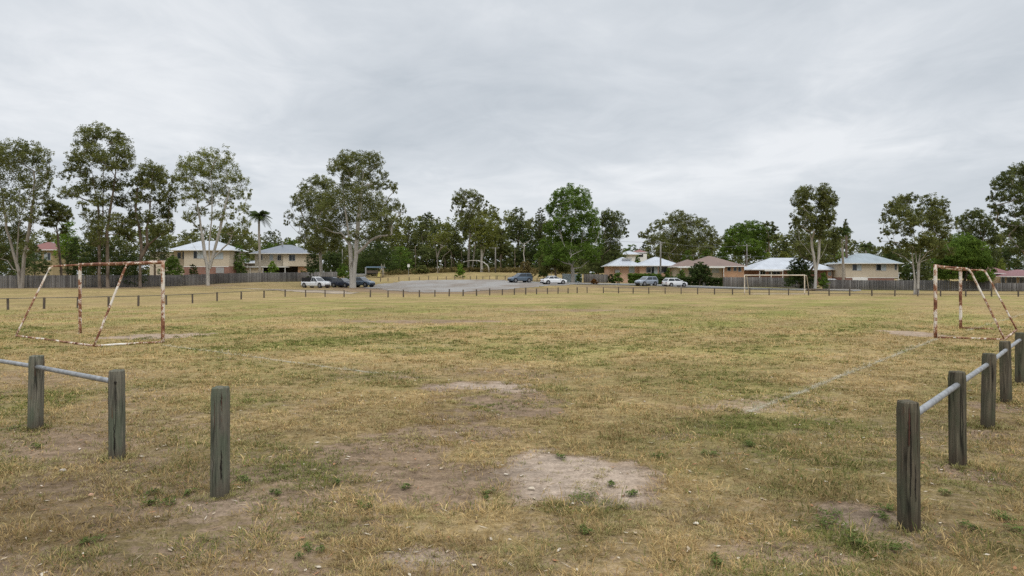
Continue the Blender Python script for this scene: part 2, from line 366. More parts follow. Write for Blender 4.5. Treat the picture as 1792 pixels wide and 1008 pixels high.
M = dict(
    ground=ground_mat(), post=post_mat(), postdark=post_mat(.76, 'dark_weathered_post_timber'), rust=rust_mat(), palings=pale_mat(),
    pipe=simple('galvanised_pipe', (0.25, 0.255, 0.26), 0.55, 0.35, 9, 0.2, (1, 1, 1), 0.5),
    farpost=simple('dark_post_timber', (0.105, 0.086, 0.068), 0.95, 0.35, 8, stretch=(1, 1, 0.3)),
    farrail=simple('dull_rail_steel', (0.12, 0.115, 0.105), 0.7, 0.2, 2),
    gum=leaf_mat('gum_leaves', (0.042, 0.050, 0.022), (0.130, 0.130, 0.060)),
    gumdark=leaf_mat('dark_gum_leaves', (0.032, 0.042, 0.021), (0.096, 0.104, 0.048)),
    gumolive=leaf_mat('olive_gum_leaves', (0.062, 0.070, 0.022), (0.155, 0.155, 0.052)),
    green=leaf_mat('green_leaves', (0.036, 0.060, 0.016), (0.105, 0.150, 0.038)),
    bright=leaf_mat('bright_leaves', (0.060, 0.100, 0.018), (0.155, 0.215, 0.045)),
    dark=leaf_mat('dark_leaves', (0.020, 0.031, 0.015), (0.060, 0.077, 0.033)),
    tan=leaf_mat('tan_leaves', (0.085, 0.062, 0.036), (0.165, 0.125, 0.072)),
    lime=leaf_mat('lime_leaves', (0.10, 0.13, 0.035), (0.19, 0.21, 0.065)),
    palm=leaf_mat('palm_fronds', (0.045, 0.06, 0.025), (0.10, 0.125, 0.06)),
    redleaf=leaf_mat('russet_leaves', (0.06, 0.025, 0.012), (0.17, 0.075, 0.03)),
    bark=bark_mat('pale_gum_bark', (0.30, 0.265, 0.22), (0.13, 0.10, 0.075), 0.42),
    barkwhite=bark_mat('white_gum_bark', (0.42, 0.39, 0.345), (0.18, 0.15, 0.115), 0.38),
    barkbrown=bark_mat('brown_bark', (0.20, 0.155, 0.115), (0.09, 0.066, 0.048), 0.5),
    cream=simple('cream_boards', (0.50, 0.43, 0.33), 0.8, 0.06, 1.5), tanwall=simple('tan_render', (0.34, 0.27, 0.15), 0.8, 0.08, 1.5),
    white=simple('white_paint', (0.74, 0.73, 0.70), 0.6, 0.05, 2), grey=simple('grey_paint', (0.30, 0.30, 0.30), 0.7, 0.1, 2),
    darkw=simple('dark_void_shade', (0.03, 0.028, 0.026), 0.9, 0.1, 2), frame=simple('window_frame_paint', (0.42, 0.42, 0.41), 0.6, 0.06, 2),  # near-black colour stands in for shade inside the open undercroft and carport
    curtain=simple('pale_curtain', (0.38, 0.42, 0.44), 0.7, 0.12, 1.2), glass=glass_mat('window_glass'),
    roofwhite=roof_mat('white_metal_roof', (0.43, 0.45, 0.48)), roofgrey=roof_mat('grey_metal_roof', (0.175, 0.19, 0.215)), roofblue=roof_mat('pale_blue_metal_roof', (0.255, 0.295, 0.315)),
    roofbrown=roof_mat('brown_tile_roof', (0.170, 0.105, 0.078)), roofred=roof_mat('red_tile_roof', (0.19, 0.062, 0.048)), roofmaroon=roof_mat('faded_red_roof', (0.19, 0.070, 0.068)),
    brickred=brick_mat('red_brick', (0.20, 0.072, 0.048), (0.25, 0.098, 0.062)), brickpink=brick_mat('apricot_brick', (0.56, 0.32, 0.21), (0.64, 0.39, 0.26), (0.5, 0.42, 0.36)),
    brickorange=brick_mat('orange_brick', (0.46, 0.24, 0.12), (0.54, 0.30, 0.16)), bricktan=brick_mat('tan_brick', (0.34, 0.23, 0.11), (0.42, 0.29, 0.15)),
    asphalt=simple('asphalt', (0.135, 0.135, 0.138), 0.9, 0.15, 3), kerb=simple('concrete_kerb', (0.36, 0.35, 0.33), 0.9, 0.12, 2),
    gravel=gravel_mat('grey_gravel', (0.19, 0.175, 0.16), (0.35, 0.33, 0.305)), track=gravel_mat('pale_dirt', (0.30, 0.235, 0.17), (0.42, 0.345, 0.26)),
    tyre=simple('tyre_rubber', (0.022, 0.022, 0.022), 0.9, 0.1, 5), rim=simple('wheel_rim', (0.32, 0.32, 0.33), 0.35, 0.1, 5, 0.7),
    black=simple('black_plastic', (0.02, 0.02, 0.022), 0.6, 0.1, 5), lamp=glass_mat('headlamp_glass', (0.55, 0.56, 0.58), 0.1), tail=glass_mat('tail_lamp', (0.28, 0.02, 0.015), 0.2),
    carwhite=paint_mat('white_car_paint', (0.72, 0.73, 0.74)), carnavy=paint_mat('navy_car_paint', (0.022, 0.028, 0.048)), carsilver=paint_mat('silver_car_paint', (0.34, 0.38, 0.44), 0.4),
    cargrey=paint_mat('blue_grey_car_paint', (0.125, 0.165, 0.215), 0.4), carglass=glass_mat('car_glass', (0.03, 0.036, 0.042), 0.06),
    colbond=simple('pale_blue_fence_steel', (0.34, 0.40, 0.43), 0.6, 0.1, 1), blue=simple('blue_plastic', (0.05, 0.085, 0.11), 0.5), yellow=simple('yellow_plastic', (0.34, 0.28, 0.07), 0.5),
    polewood=bark_mat('grey_pole_timber', (0.24, 0.225, 0.20), (0.15, 0.135, 0.12), 0.45), wire=simple('wire', (0.20, 0.20, 0.20), 0.6),
)

# ------------------------------------------------------------------ ground maps (world space)
def ell(px, py, rx, ry, st=1.0, rot=0.0):
    """an elliptical patch of the level field, centred where the photo shows it"""
    d = EYE * F / (py - HZ); return (WX(px, d), d, rx * d / F, ry * d * d / (F * EYE), st, rot)
DIRT = [ell(980, 832, 140, 38, 1.0), ell(960, 805, 80, 12, .8), ell(1100, 845, 60, 16, .9), ell(900, 850, 70, 22, .8), ell(790, 838, 120, 45, .75), ell(850, 705, 130, 25, .85), ell(830, 676, 90, 10, .9), ell(280, 589, 90, 6, .9), ell(1590, 583, 55, 5.5, .9),
        ell(740, 975, 95, 26, 1.0), ell(1545, 905, 70, 28, .8), ell(1390, 970, 90, 18, .55), ell(150, 780, 130, 24, .6), ell(400, 882, 110, 26, .55), ell(225, 806, 90, 14, .55), ell(75, 755, 80, 10, .5),
        ell(1690, 830, 70, 22, .65), ell(1735, 760, 60, 10, .6), ell(1760, 712, 60, 8, .6), ell(1390, 705, 120, 16, .35), ell(1240, 715, 90, 7, .4), ell(760, 562, 200, 3.5, .8), ell(1010, 543, 120, 2.5, .7),
        ell(620, 572, 120, 3, .5), ell(350, 850, 130, 20, .35), ell(680, 790, 120, 24, .6), ell(760, 760, 140, 16, .5), ell(520, 860, 60, 14, .45), ell(620, 820, 90, 18, .5), ell(1280, 960, 90, 20, .4), ell(480, 940, 80, 14, .35), ell(560, 900, 120, 14, .4), ell(1170, 760, 60, 10, .35), ell(720, 660, 70, 5, .5), ell(1610, 930, 60, 20, .5), ell(1180, 905, 70, 10, .3)]
SAND = [ell(985, 832, 115, 36, .9), ell(850, 676, 80, 9, .8), ell(280, 589, 90, 6, .5), ell(1590, 583, 55, 5.5, .45), ell(385, 890, 80, 20, .2), ell(740, 975, 85, 22, .5), ell(1545, 910, 60, 22, .25), ell(1370, 716, 130, 12, .25), ell(1560, 930, 60, 20, .2)]
GREEN = [ell(1380, 745, 150, 18, .45), ell(60, 690, 130, 30, .35), ell(560, 650, 200, 15, .35), ell(660, 600, 300, 14, .25), ell(1480, 940, 50, 25, .5), ell(1750, 950, 90, 40, .35), ell(1010, 890, 80, 10, .4), ell(1300, 790, 140, 30, .25), ell(960, 960, 200, 30, .2), ell(300, 960, 200, 40, .25), ell(420, 640, 120, 12, .25), ell(1700, 690, 60, 14, .2)]
TONE = [ell(1500, 860, 200, 60, -.08), ell(700, 720, 160, 22, -.08), ell(1250, 860, 120, 30, .08), ell(430, 740, 90, 22, .12), ell(480, 800, 90, 26, .1), ell(1150, 620, 450, 14, .2), ell(700, 610, 300, 12, .12), ell(1650, 560, 300, 8, .12), ell(420, 560, 260, 7, .05), ell(1390, 700, 130, 22, .2), ell(820, 710, 160, 26, -.16), ell(800, 840, 110, 34, -.16), ell(90, 900, 260, 80, -.13), ell(60, 740, 100, 26, -.12), ell(550, 780, 120, 45, .12), ell(1150, 700, 100, 30, .08), ell(1050, 930, 200, 60, -.06), ell(1600, 860, 180, 80, -.08)]
def patch(x, y, lst):
    o = np.zeros_like(x)
    wob = 1.5 * (fbm(x, y, 1.5, 3, 3.3) - .5) + 1.5 * (fbm(x, y, 0.42, 4, 13.3) - .5)
    for cx, cy, rx, ry, st, rot in lst:
        r = np.sqrt(((x - cx) / rx) ** 2 + ((y - cy) / ry) ** 2)
        v = st * (1 - sstep(0.35, 1.35, r + wob)); o = np.where(np.abs(v) > np.abs(o), v, o)
    return o

_fl = np.array([(-2000, 36), (-60, 42.5), (14, 45.7), (77, 46.8), (136, 48.2), (190, 50), (242, 51), (291, 53.5), (340, 57), (420, 66), (499, 75.0), (602, 74), (680, 73), (734, 73.7), (834, 79), (939, 86), (1027, 92), (1056, 91), (1192, 86), (1312, 82.5), (1451, 79), (1566, 77), (1800, 75), (4000, 70)], float)
def fence_d(px): return np.interp(px, _fl[:, 0], _fl[:, 1])
def maps(x, y):
    yy = np.maximum(y, 0.5); px = 896 + F * x / yy; beyond = sstep(-0.5, 2.5, y - fence_d(px)) * (y > 10)
    n_big = fbm(x, y, 9, 4, 1.0); n_mid = fbm(x, y, 2.2, 4, 5.0)
    green = 0.26 + 0.85 * (n_big - .5) + 1.4 * (n_mid - .5) + 0.10 * sstep(12, 35, y) - 0.10 * (x < 0) * 0
    # mown stripes run towards the far right corner of the field
    s = (x * 0.86 - y * 0.50); stripe = np.sin(s * 2 * pi / 4.4 + 1.2 * fbm(x, y, 14, 2, 8.0)) * sstep(16, 26, y)
    green = green + 0.13 * stripe + patch(x, y, GREEN) - .14 * np.exp(-((y - 25) / 6.0) ** 2)
    green = np.clip(green * (1 - 0.5 * beyond), 0, 1)
    rd = np.interp(px, [1000, 1100, 1150, 1250, 1350, 1500], [131.5, 133.5, 132, 124, 117, 110]); vg = sstep(3.5, 5, y - rd) * (1 - sstep(13, 18, y - rd)) * (px > 1060) * (px < 1700); green = np.maximum(green, vg * .75)
    dirt = np.maximum(0.16 + 0.10 * (1 - sstep(7, 13, y)) + 0.8 * (fbm(x, y, 3.0, 4, 9.0) - .5) - 0.12 * sstep(9, 25, y), patch(x, y, DIRT))
    dirt = np.maximum(dirt, beyond * (0.22 + 0.7 * (fbm(x, y * 0.5, 7, 4, 12.0) - .5)))
    sand = np.clip(patch(x, y, SAND), 0, 1)
    tone = 0.5 + 0.11 * sstep(9, 30, y) - 0.13 * (1 - sstep(6, 13, y)) + patch(x, y, TONE) + 0.45 * (fbm(x, y, 4.0, 3, 2.0) - .5) + 0.45 * (fbm(x, y, 0.9, 3, 42.0) - .5) + 0.07 * stripe
    tone = tone - 0.10 * beyond
    dirt = dirt * (1 - vg)
    # barer, darker-toned ground under the gum trees beyond the fence
    for px0, d0, r0, st in ((617, 116, 9, .4), (690, 106, 12, .35), (780, 97, 14, .3), (365, 124, 7, .25), (180, 105, 9, .3), (35, 104, 8, .3), (245, 107, 7, .3), (1000, 137, 8, .3), (900, 104, 12, .25), (1080, 118, 12, .2), (1200, 110, 12, .15)):
        r = np.sqrt((x - WX(px0, d0)) ** 2 + ((y - d0) * 1.0) ** 2) / r0; v = 1 - sstep(.4, 1.2, r)
        dirt = np.maximum(dirt, v * (st + .35)); tone = tone - v * 0.14
    return green, np.clip(dirt, 0, 1), sand, np.clip(tone, 0, 1)

# ------------------------------------------------------------------ ground sheet: fine near the camera, reaching the horizon
def micro(x, y):
    k = 1 - sstep(20, 45, np.abs(y))
    return (0.035 * (fbm(x, y, 0.9, 3, 4.0) - .5) + 0.022 * (fbm(x, y, 0.22, 3, 6.0) - .5)) * k
def ground_z(x, y): return G(x, y) + micro(x, y)
rad = [0.0]
r = 1.2
while r < 6000: rad.append(r); r *= 1.0125 if r < 260 else 1.12
rad = np.array(rad)
an = np.concatenate([np.linspace(-50, 50, 620), np.linspace(50, 310, 90)[1:-1]]) * pi / 180
RR, AA = np.meshgrid(rad, an, indexing='ij')
gx = (RR * np.sin(AA)).ravel(); gy = (RR * np.cos(AA)).ravel() + 1.0
far = np.hypot(gx, gy) > 700
gz = np.where(far, 2.0, 0.0); gz[~far] = ground_z(gx[~far], gy[~far])
nr, na = RR.shape
ii, jj = np.meshgrid(np.arange(nr - 1), np.arange(na), indexing='ij'); j2 = (jj + 1) % na
Fq = np.stack([ii * na + jj, (ii + 1) * na + jj, (ii + 1) * na + j2, ii * na + j2], -1).reshape(-1, 4)[:, ::-1]
a_, b_, c_, d_ = maps(gx, gy)
b_ = np.clip(b_ + .24 * (1 - sstep(10, 30, gy)) * (gy > 0), 0, 1); d_ = d_ - .10 * (1 - sstep(10, 26, gy)) * (b_ < .6)  # more soil near by, toned darker to paint in shade under the thatch
gnd = npmesh('ground', np.stack([gx, gy, gz], 1), Fq, M['ground'], smooth=True,
             attrs={'green': ('FLOAT', a_), 'dirt': ('FLOAT', b_), 'sand': ('FLOAT', c_), 'tone': ('FLOAT', d_)})
tag(gnd, kind='structure')

def inpoly(x, y, poly):
    c = np.zeros(x.shape, bool); n = len(poly)
    for i in range(n):
        x1, y1 = poly[i]; x2, y2 = poly[(i + 1) % n]
        c ^= ((y1 > y) != (y2 > y)) & (x < (x2 - x1) * (y - y1) / (y2 - y1 + 1e-12) + x1)
    return c
def sheet(name, pxd, mat, lift, step=0.8, wob=1.2):
    P = [(WX(a, d), d) for a, d in pxd]; xs = np.arange(min(p[0] for p in P) - 2, max(p[0] for p in P) + 2, step); ys = np.arange(min(p[1] for p in P) - 2, max(p[1] for p in P) + 2, step)
    X, Y = np.meshgrid(xs, ys, indexing='ij'); nx, ny = X.shape
    V = np.stack([X.ravel(), Y.ravel(), G(X, Y).ravel() + lift], 1)
    i, j = np.meshgrid(np.arange(nx - 1), np.arange(ny - 1), indexing='ij'); i = i.ravel(); j = j.ravel()
    q = np.stack([i * ny + j, (i + 1) * ny + j, (i + 1) * ny + j + 1, i * ny + j + 1], 1)
    cx = xs[i] + step / 2; cy = ys[j] + step / 2
    keep = inpoly(cx + wob * (fbm(cx, cy, 3, 3, 1.) - .5) * 4, cy + wob * (fbm(cx, cy, 3, 3, 7.) - .5) * 4, P); q = q[keep]
    u, inv = np.unique(q, return_inverse=True); return tag(npmesh(name, V[u], inv.reshape(q.shape), mat, smooth=True), kind='structure')
sheet('gravel_lot', [(632, 118), (662, 132), (700, 142), (780, 148.5), (870, 150), (930, 143), (1000, 137), (1000, 126), (930, 117), (880, 108), (820, 99), (760, 95.5), (705, 101), (660, 111)], M['gravel'], 0.03)
sheet('dirt_track', [(380, 112), (480, 106.5), (560, 103), (610, 98), (628, 92), (612, 88), (560, 92), (500, 98), (440, 104), (380, 109)], M['track'], 0.03, 0.6)
def ribbon(name, cl, halfw, mat, lift, off0=None, thick=0):
    pts = [Vector((WX(a, d), d, 0)) for a, d in cl]; fine = []
    for i in range(len(pts) - 1):
        k = max(1, int((pts[i + 1] - pts[i]).length / 1.2)); fine += [pts[i].lerp(pts[i + 1], t / k) for t in range(k)]
    fine.append(pts[-1]); V = []; lat = [-halfw + 2 * halfw * t / 6 for t in range(7)] if off0 is None else [off0[0], off0[1]]
    for i, p in enumerate(fine):
        t = (fine[min(i + 2, len(fine) - 1)] - fine[max(i - 2, 0)]).normalized(); n = Vector((-t.y, t.x, 0))
        for l in lat: q = p + n * l; V.append((q.x, q.y, 0))
    V = np.array(V); V[:, 2] = G(V[:, 0], V[:, 1]) + lift; k = len(lat); nf = len(fine)
    Fc = [(i * k + j, i * k + j + 1, (i + 1) * k + j + 1, (i + 1) * k + j) for i in range(nf - 1) for j in range(k - 1)]
    if thick:
        W = V.copy(); W[:, 2] -= thick + 0.1; b = len(V); V = np.vstack([V, W])
        Fc += [(i * k + j, (i + 1) * k + j, b + (i + 1) * k + j, b + i * k + j) for j in (0, k - 1) for i in range(nf - 1)]
    return npmesh(name, V, np.array(Fc), mat)
ROADC = [(1000, 131.5), (1050, 132.5), (1100, 133.5), (1150, 132), (1200, 128.5), (1250, 124), (1300, 120), (1350, 117), (1420, 113.5), (1500, 110)]
tag(ribbon('road', ROADC, 3.9, M['asphalt'], 0.04), kind='structure')
for s in (1, -1): tag(ribbon('kerb', ROADC, 0, M['kerb'], 0.16, (s * 3.92, s * 4.12), 0.16), kind='structure')
sheet('driveway', [(1436, 116), (1500, 113.5), (1503, 124), (1452, 126)], M['track'], 0.06, 0.5, 0.3)

# worn line markings of the pitch: low sheets of pale, broken lime over the grass
def line_mat():
    m, t, b, o = newmat('worn_line_marking'); q = N(t); P = q.pos()
    b.inputs['Base Color'].default_value = (0.46, 0.43, 0.33, 1); b.inputs['Roughness'].default_value = 0.95
    f = q.noise(P, 22, 4, 0.7); f2 = q.noise(P, 1.1, 3, 0.5); edge = q.attr('edge').outputs['Fac']
    k = q.math('ADD', q.math('MULTIPLY', f, 0.8), q.math('MULTIPLY', f2, 0.7)); k = q.math('SUBTRACT', k, q.math('MULTIPLY', edge, 0.5))
    fac = q.ramp(k, [(0.46, 0.0), (0.85, 0.6)])
    tr = q.n('ShaderNodeBsdfTransparent'); ms = q.n('ShaderNodeMixShader'); t.links.new(fac, ms.inputs[0]); t.links.new(tr.outputs[0], ms.inputs[1]); t.links.new(b.outputs[0], ms.inputs[2]); t.links.new(ms.outputs[0], o.inputs[0])
    return m
LM = line_mat()
LINES = []
def marking(p, q, wdt, strength):
    p, q = gp(*p), gp(*q); LINES.append((p, q, wdt, strength)); n = max(2, int((q - p).length / 0.12)); t = (q - p).normalized(); s = Vector((-t.y, t.x, 0)); V = []; E = []
    for i in range(n + 1):
        c = p.lerp(q, i / n)
        for k in range(5):
            o = (k / 4 - .5) * wdt; V.append((c.x + s.x * o, c.y + s.y * o)); E.append(abs(k / 4 - .5) * 2 + (1 - strength))
    V = np.array(V); z = ground_z(V[:, 0], V[:, 1]) + 0.008
    Fc = [(i * 5 + k, i * 5 + k + 1, (i + 1) * 5 + k + 1, (i + 1) * 5 + k) for i in range(n) for k in range(4)]
    tag(npmesh('field_marking', np.column_stack([V, z]), np.array(Fc), LM, attrs={'edge': ('FLOAT', E)}), kind='structure')
marking((1310, 722), (1640, 593), 0.24, 1.05)
marking((1690, 580), (1800, 547), 0.20, 0.9)
marking((285, 604), (660, 654), 0.22, 1.15)
marking((-20, 575), (140, 585), 0.12, 0.8)
marking((380, 628), (800, 668), 0.18, 0.4)
marking((1040, 590), (1480, 560), 0.22, 0.4)
marking((1430, 575), (1585, 583), 0.16, 0.5)

# ------------------------------------------------------------------ short grass: real blades near the camera
rs = np.random.RandomState(11)
def online(x, y):
    o = np.zeros_like(x)
    for p, q, wd, s in LINES:
        t = q - p; L2 = t.x * t.x + t.y * t.y; u = np.clip(((x - p.x) * t.x + (y - p.y) * t.y) / L2, 0, 1); d = np.hypot(x - p.x - u * t.x, y - p.y - u * t.y)
        o = np.maximum(o, s * (1 - sstep(wd * .35, wd * .6, d)))
    return o * np.clip(.3 + 1.2 * fbm(x, y, 1.3, 3, 51.), 0, 1)
def grass():
    V = []; C = []
    green0 = np.array([0.225, 0.215, 0.062]); green1 = np.array([0.105, 0.135, 0.036]); st0 = np.array([0.58, 0.435, 0.205]); st1 = np.array([0.34, 0.220, 0.095])
    bands = [(a, a * 1.12) for a in 4.2 * 1.12 ** np.arange(22)]
    for y0, y1 in bands:
        ym = (y0 + y1) / 2; dens = 520 * (5 / ym) ** 1.75 * float(1 - .75 * sstep(24, 48, ym)); nb = 8; wsc = 1.0 * (ym / 5) ** .70; ln = .046 + .020 * float(1 - sstep(6, 14, ym))
        xm = 0.78 * y1 + 1.0; n = int(2 * xm * (y1 - y0) * dens)
        x = rs.uniform(-xm, xm, n); y = rs.uniform(y0, y1, n); k = np.abs(x) < 0.78 * y + 0.8; x = x[k]; y = y[k]
        g, d, s, tn = maps(x, y); d2 = d + 0.9 * (fbm(x, y, 0.35, 3, 2.) - .5); keep = rs.rand(len(x)) < np.clip(1.05 - 1.9 * (d2 - 0.24), 0.05, 1) * np.clip(.10 + 1.1 * sstep(.40, .58, fbm(x, y, .24, 2, 21.)) + .5 * sstep(14, 34, y), .1, 1)
        x = x[keep]; y = y[keep]; g = g[keep]; d = d[keep]; tn = tn[keep]; bare = d > 0.45
        nt_ = len(x); clump = sstep(.38, .62, fbm(x, y, .24, 2, 21.)); size = rs.lognormal(0, 0.30, nt_) * (.55 + .75 * clump) * np.where(bare, .7, 1.0) * (0.75 + 0.7 * fbm(x, y, 1.6, 3, 6.5))
        gg = np.clip(g + 1.1 * (fbm(x, y, 0.8, 3, 4.4) - .5) + 0.35 * bare + rs.normal(0, .12, nt_), 0, 1)
        X = np.repeat(x, nb); Y = np.repeat(y, nb); S = np.repeat(size, nb); GG = np.repeat(gg, nb); TT = np.repeat(np.clip(tn + 1.3 * (fbm(x, y, .21, 2, 31.) - .5) + .5 * (fbm(x, y, 1.3, 2, 35.) - .5), 0, 1.1), nb); n = len(X)
        a = rs.uniform(0, 2 * pi, n); rr = rs.rand(n) ** .6 * 0.085 * wsc ** .5 * S; bx = X + np.cos(a) * rr; by = Y + np.sin(a) * rr
        bz = ground_z(bx, by) - 0.004
        lnv = ln * S * rs.uniform(.5, 1.35, n) * (1 + .18 * (wsc - 1)); lean = np.clip(rs.normal(0.95, .35, n), .1, 1.45); la = a + rs.normal(0, .9, n)
        dx = np.cos(la) * np.sin(lean); dy = np.sin(la) * np.sin(lean); dz = np.cos(lean)
        wv = 0.0025 * wsc * rs.uniform(.7, 1.5, n); pa = la + pi / 2 + rs.normal(0, .5, n); wx = np.cos(pa) * wv; wy = np.sin(pa) * wv
        b = np.stack([bx, by, bz], 1); mid = b + np.stack([dx * .5, dy * .5, dz * .62], 1) * lnv[:, None]; tip = b + np.stack([dx, dy, np.maximum(dz * .8, -.1)], 1) * lnv[:, None]
        wd = np.stack([wx, wy, 0 * wx], 1); V.append(np.stack([b - wd * .6, mid + wd, tip, mid - wd], 1).reshape(-1, 3))
        isg = rs.rand(n) < np.clip(GG * 1.15 - .10, .04, .95); t = rs.rand(n)[:, None]
        c = np.where(isg[:, None], green0 * (1 - t) + green1 * t, st0 * (1 - t) + st1 * t) * (0.62 + .76 * TT)[:, None] * rs.uniform(.75, 1.2, n)[:, None]
        lm = (online(bx, by) > rs.rand(n) * 1.1)[:, None]; c = np.where(lm, c * .35 + np.array([.62, .58, .46]) * .65, c)
        C.append(np.repeat(np.column_stack([c, np.ones(n)]), 4, axis=0))
    # taller straw wisps in front
    n = 2600; x = rs.uniform(-6, 6, n); y = rs.uniform(4.2, 11, n); g, d, s, tn = maps(x, y); k = (np.abs(x) < .8 * y) & (d < .45) & (fbm(x, y, .9, 3, 15.) > .52); x = x[k]; y = y[k]; nb = 7
    X = np.repeat(x, nb); Y = np.repeat(y, nb); n = len(X); a = rs.uniform(0, 2 * pi, n); rr = rs.rand(n) * .05; bx = X + np.cos(a) * rr; by = Y + np.sin(a) * rr; bz = ground_z(bx, by) - .004
    lnv = rs.uniform(.05, .13, n); lean = np.clip(rs.normal(.95, .4, n), .1, 1.5); wv = .0016; pa = a + pi / 2
    b = np.stack([bx, by, bz], 1); dv = np.stack([np.cos(a) * np.sin(lean), np.sin(a) * np.sin(lean), np.cos(lean)], 1); mid = b + dv * (lnv * .55)[:, None] + np.array([0, 0, .008]); tip = b + dv * lnv[:, None] * np.array([1, 1, .75])
    wd = np.stack([np.cos(pa), np.sin(pa), 0 * pa], 1) * wv; V.append(np.stack([b - wd * .6, mid + wd, tip, mid - wd], 1).reshape(-1, 3))
    t = rs.rand(n)[:, None]; c = np.array([.44, .36, .22]) * (1 - t) + np.array([.26, .22, .10]) * t; C.append(np.repeat(np.column_stack([c, np.ones(n)]), 4, axis=0))
    V = np.vstack(V); C = np.vstack(C); Fq = np.arange(len(V)).reshape(-1, 4)
    m, t, b, o = newmat('grass_blades'); q = N(t); ca = q.attr('bladecol'); t.links.new(ca.outputs['Color'], b.inputs['Base Color']); b.inputs['Roughness'].default_value = .8; b.inputs['Specular IOR Level'].default_value = .04
    tr = q.n('ShaderNodeBsdfTranslucent'); t.links.new(ca.outputs['Color'], tr.inputs['Color']); ms = q.n('ShaderNodeMixShader'); ms.inputs[0].default_value = .3
    t.links.new(b.outputs[0], ms.inputs[1]); t.links.new(tr.outputs[0], ms.inputs[2]); t.links.new(ms.outputs[0], o.inputs[0])
    ob = npmesh('grass', V, Fq, m, attrs={'bladecol': ('FLOAT_COLOR', C)})
    tag(ob, 'short dry and green grass tufts covering the near part of the field', 'grass', kind='stuff'); print('blades', len(Fq))
grass()

# dark green clover-like weeds and dry leaf litter, twigs and pebbles
def litter():
    V = []; Fc = []; C = []
    def quad(c, u, v, col):
        b = len(V); V.extend([c - u, c - v * .5 + u * .2, c + u, c + v * .5 + u * .1]); Fc.append((b, b + 1, b + 2, b + 3)); C.extend([(*col, 1)] * 4)
    n = 4200; x = rs.uniform(-9, 9, n); y = 4.2 + 12 * rs.rand(n) ** 1.5; k = np.abs(x) < .8 * y; x = x[k]; y = y[k]; z = ground_z(x, y)
    for i in range(len(x)):
        a = rs.uniform(0, 2 * pi); l = rs.uniform(.012, .036); wd = l * rs.uniform(.25, .5)
        if rs.rand() < .25: l *= 2.2; wd = .004
        u = Vector((math.cos(a), math.sin(a), rs.uniform(-.15, .25))) * l; v = Vector((-math.sin(a), math.cos(a), rs.uniform(-.3, .3))) * wd * 2
        t = rs.rand(); col = [(.42, .34, .24), (.30, .20, .12), (.16, .10, .06), (.55, .48, .38), (.34, .17, .09)][int(t * 5)]
        quad(Vector((x[i], y[i], z[i] + .014)), u, v, col)
    m, t, b, o = newmat('leaf_litter'); q = N(t); b.inputs['Specular IOR Level'].default_value = .05; t.links.new(q.attr('c').outputs['Color'], b.inputs['Base Color']); b.inputs['Roughness'].default_value = .9
    tag(npmesh('leaf_litter', np.array(V), np.array(Fc), m, attrs={'c': ('FLOAT_COLOR', C)}), 'dry fallen leaves and twigs scattered over the near grass and dirt', 'leaf litter', kind='stuff')
litter()
def weeds():
    V = []; C = []
    spots = [(1480, 935, 34), (1465, 905, 22), (1500, 955, 18), (1575, 960, 28), (1555, 895, 14), (1440, 915, 14), (1535, 905, 14), (1770, 925, 28), (1740, 900, 22), (1700, 930, 20), (1020, 873, 34), (1110, 868, 16), (855, 868, 12), (978, 800, 13), (1065, 850, 12), (712, 855, 8),
             (262, 868, 16), (330, 868, 12), (290, 885, 20), (265, 885, 12), (430, 842, 14), (480, 868, 12), (1650, 865, 14), (1025, 935, 18), (1255, 985, 16), (640, 890, 12), (590, 850, 10), (1150, 800, 10), (1240, 795, 14), (1310, 780, 16), (160, 950, 16), (60, 785, 14), (540, 970, 20), (20, 752, 14)]
    for px, py, r in spots:
        r = r * .7; c = gp(px, py); rw = r * c.y / F; n = int(60 + 900 * rw); a = rs.uniform(0, 2 * pi, n); rr = rs.rand(n) ** .7 * rw * .6; lob = rs.randn(4, 2) * rw * .6; li = rs.randint(0, 4, n); bx = c.x + lob[li, 0] + np.cos(a) * rr; by = c.y + lob[li, 1] * 1.6 + np.sin(a) * rr * 1.6; bz = ground_z(bx, by)
        h = (0.022 + rs.rand(n) * .03) * (1.1 - rr / rw * .6); l = rs.uniform(.010, .024, n); la = rs.uniform(0, 2 * pi, n); t = rs.uniform(-.3, .5, n)
        ctr = np.stack([bx, by, bz + h], 1); u = np.stack([np.cos(la), np.sin(la), t], 1) * l[:, None]; v = np.stack([-np.sin(la), np.cos(la), rs.uniform(-.4, .4, n)], 1) * (l * .32)[:, None]
        V.append(np.stack([ctr - u, ctr + v, ctr + u, ctr - v], 1).reshape(-1, 3)); k = rs.rand(n)[:, None]; col = np.array([.050, .075, .018]) * (1 - k) + np.array([.125, .150, .042]) * k; C.append(np.repeat(np.column_stack([col, np.ones(n)]), 4, axis=0))
    V = np.vstack(V); m, t, b, o = newmat('weed_leaves'); q = N(t); b.inputs['Specular IOR Level'].default_value = .04; t.links.new(q.attr('c').outputs['Color'], b.inputs['Base Color']); b.inputs['Roughness'].default_value = .7
    tag(npmesh('weeds', V, np.arange(len(V)).reshape(-1, 4), m, attrs={'c': ('FLOAT_COLOR', np.vstack(C))}), 'low dark green weeds in small mats on the bare dirt', 'weeds', kind='stuff')
weeds()
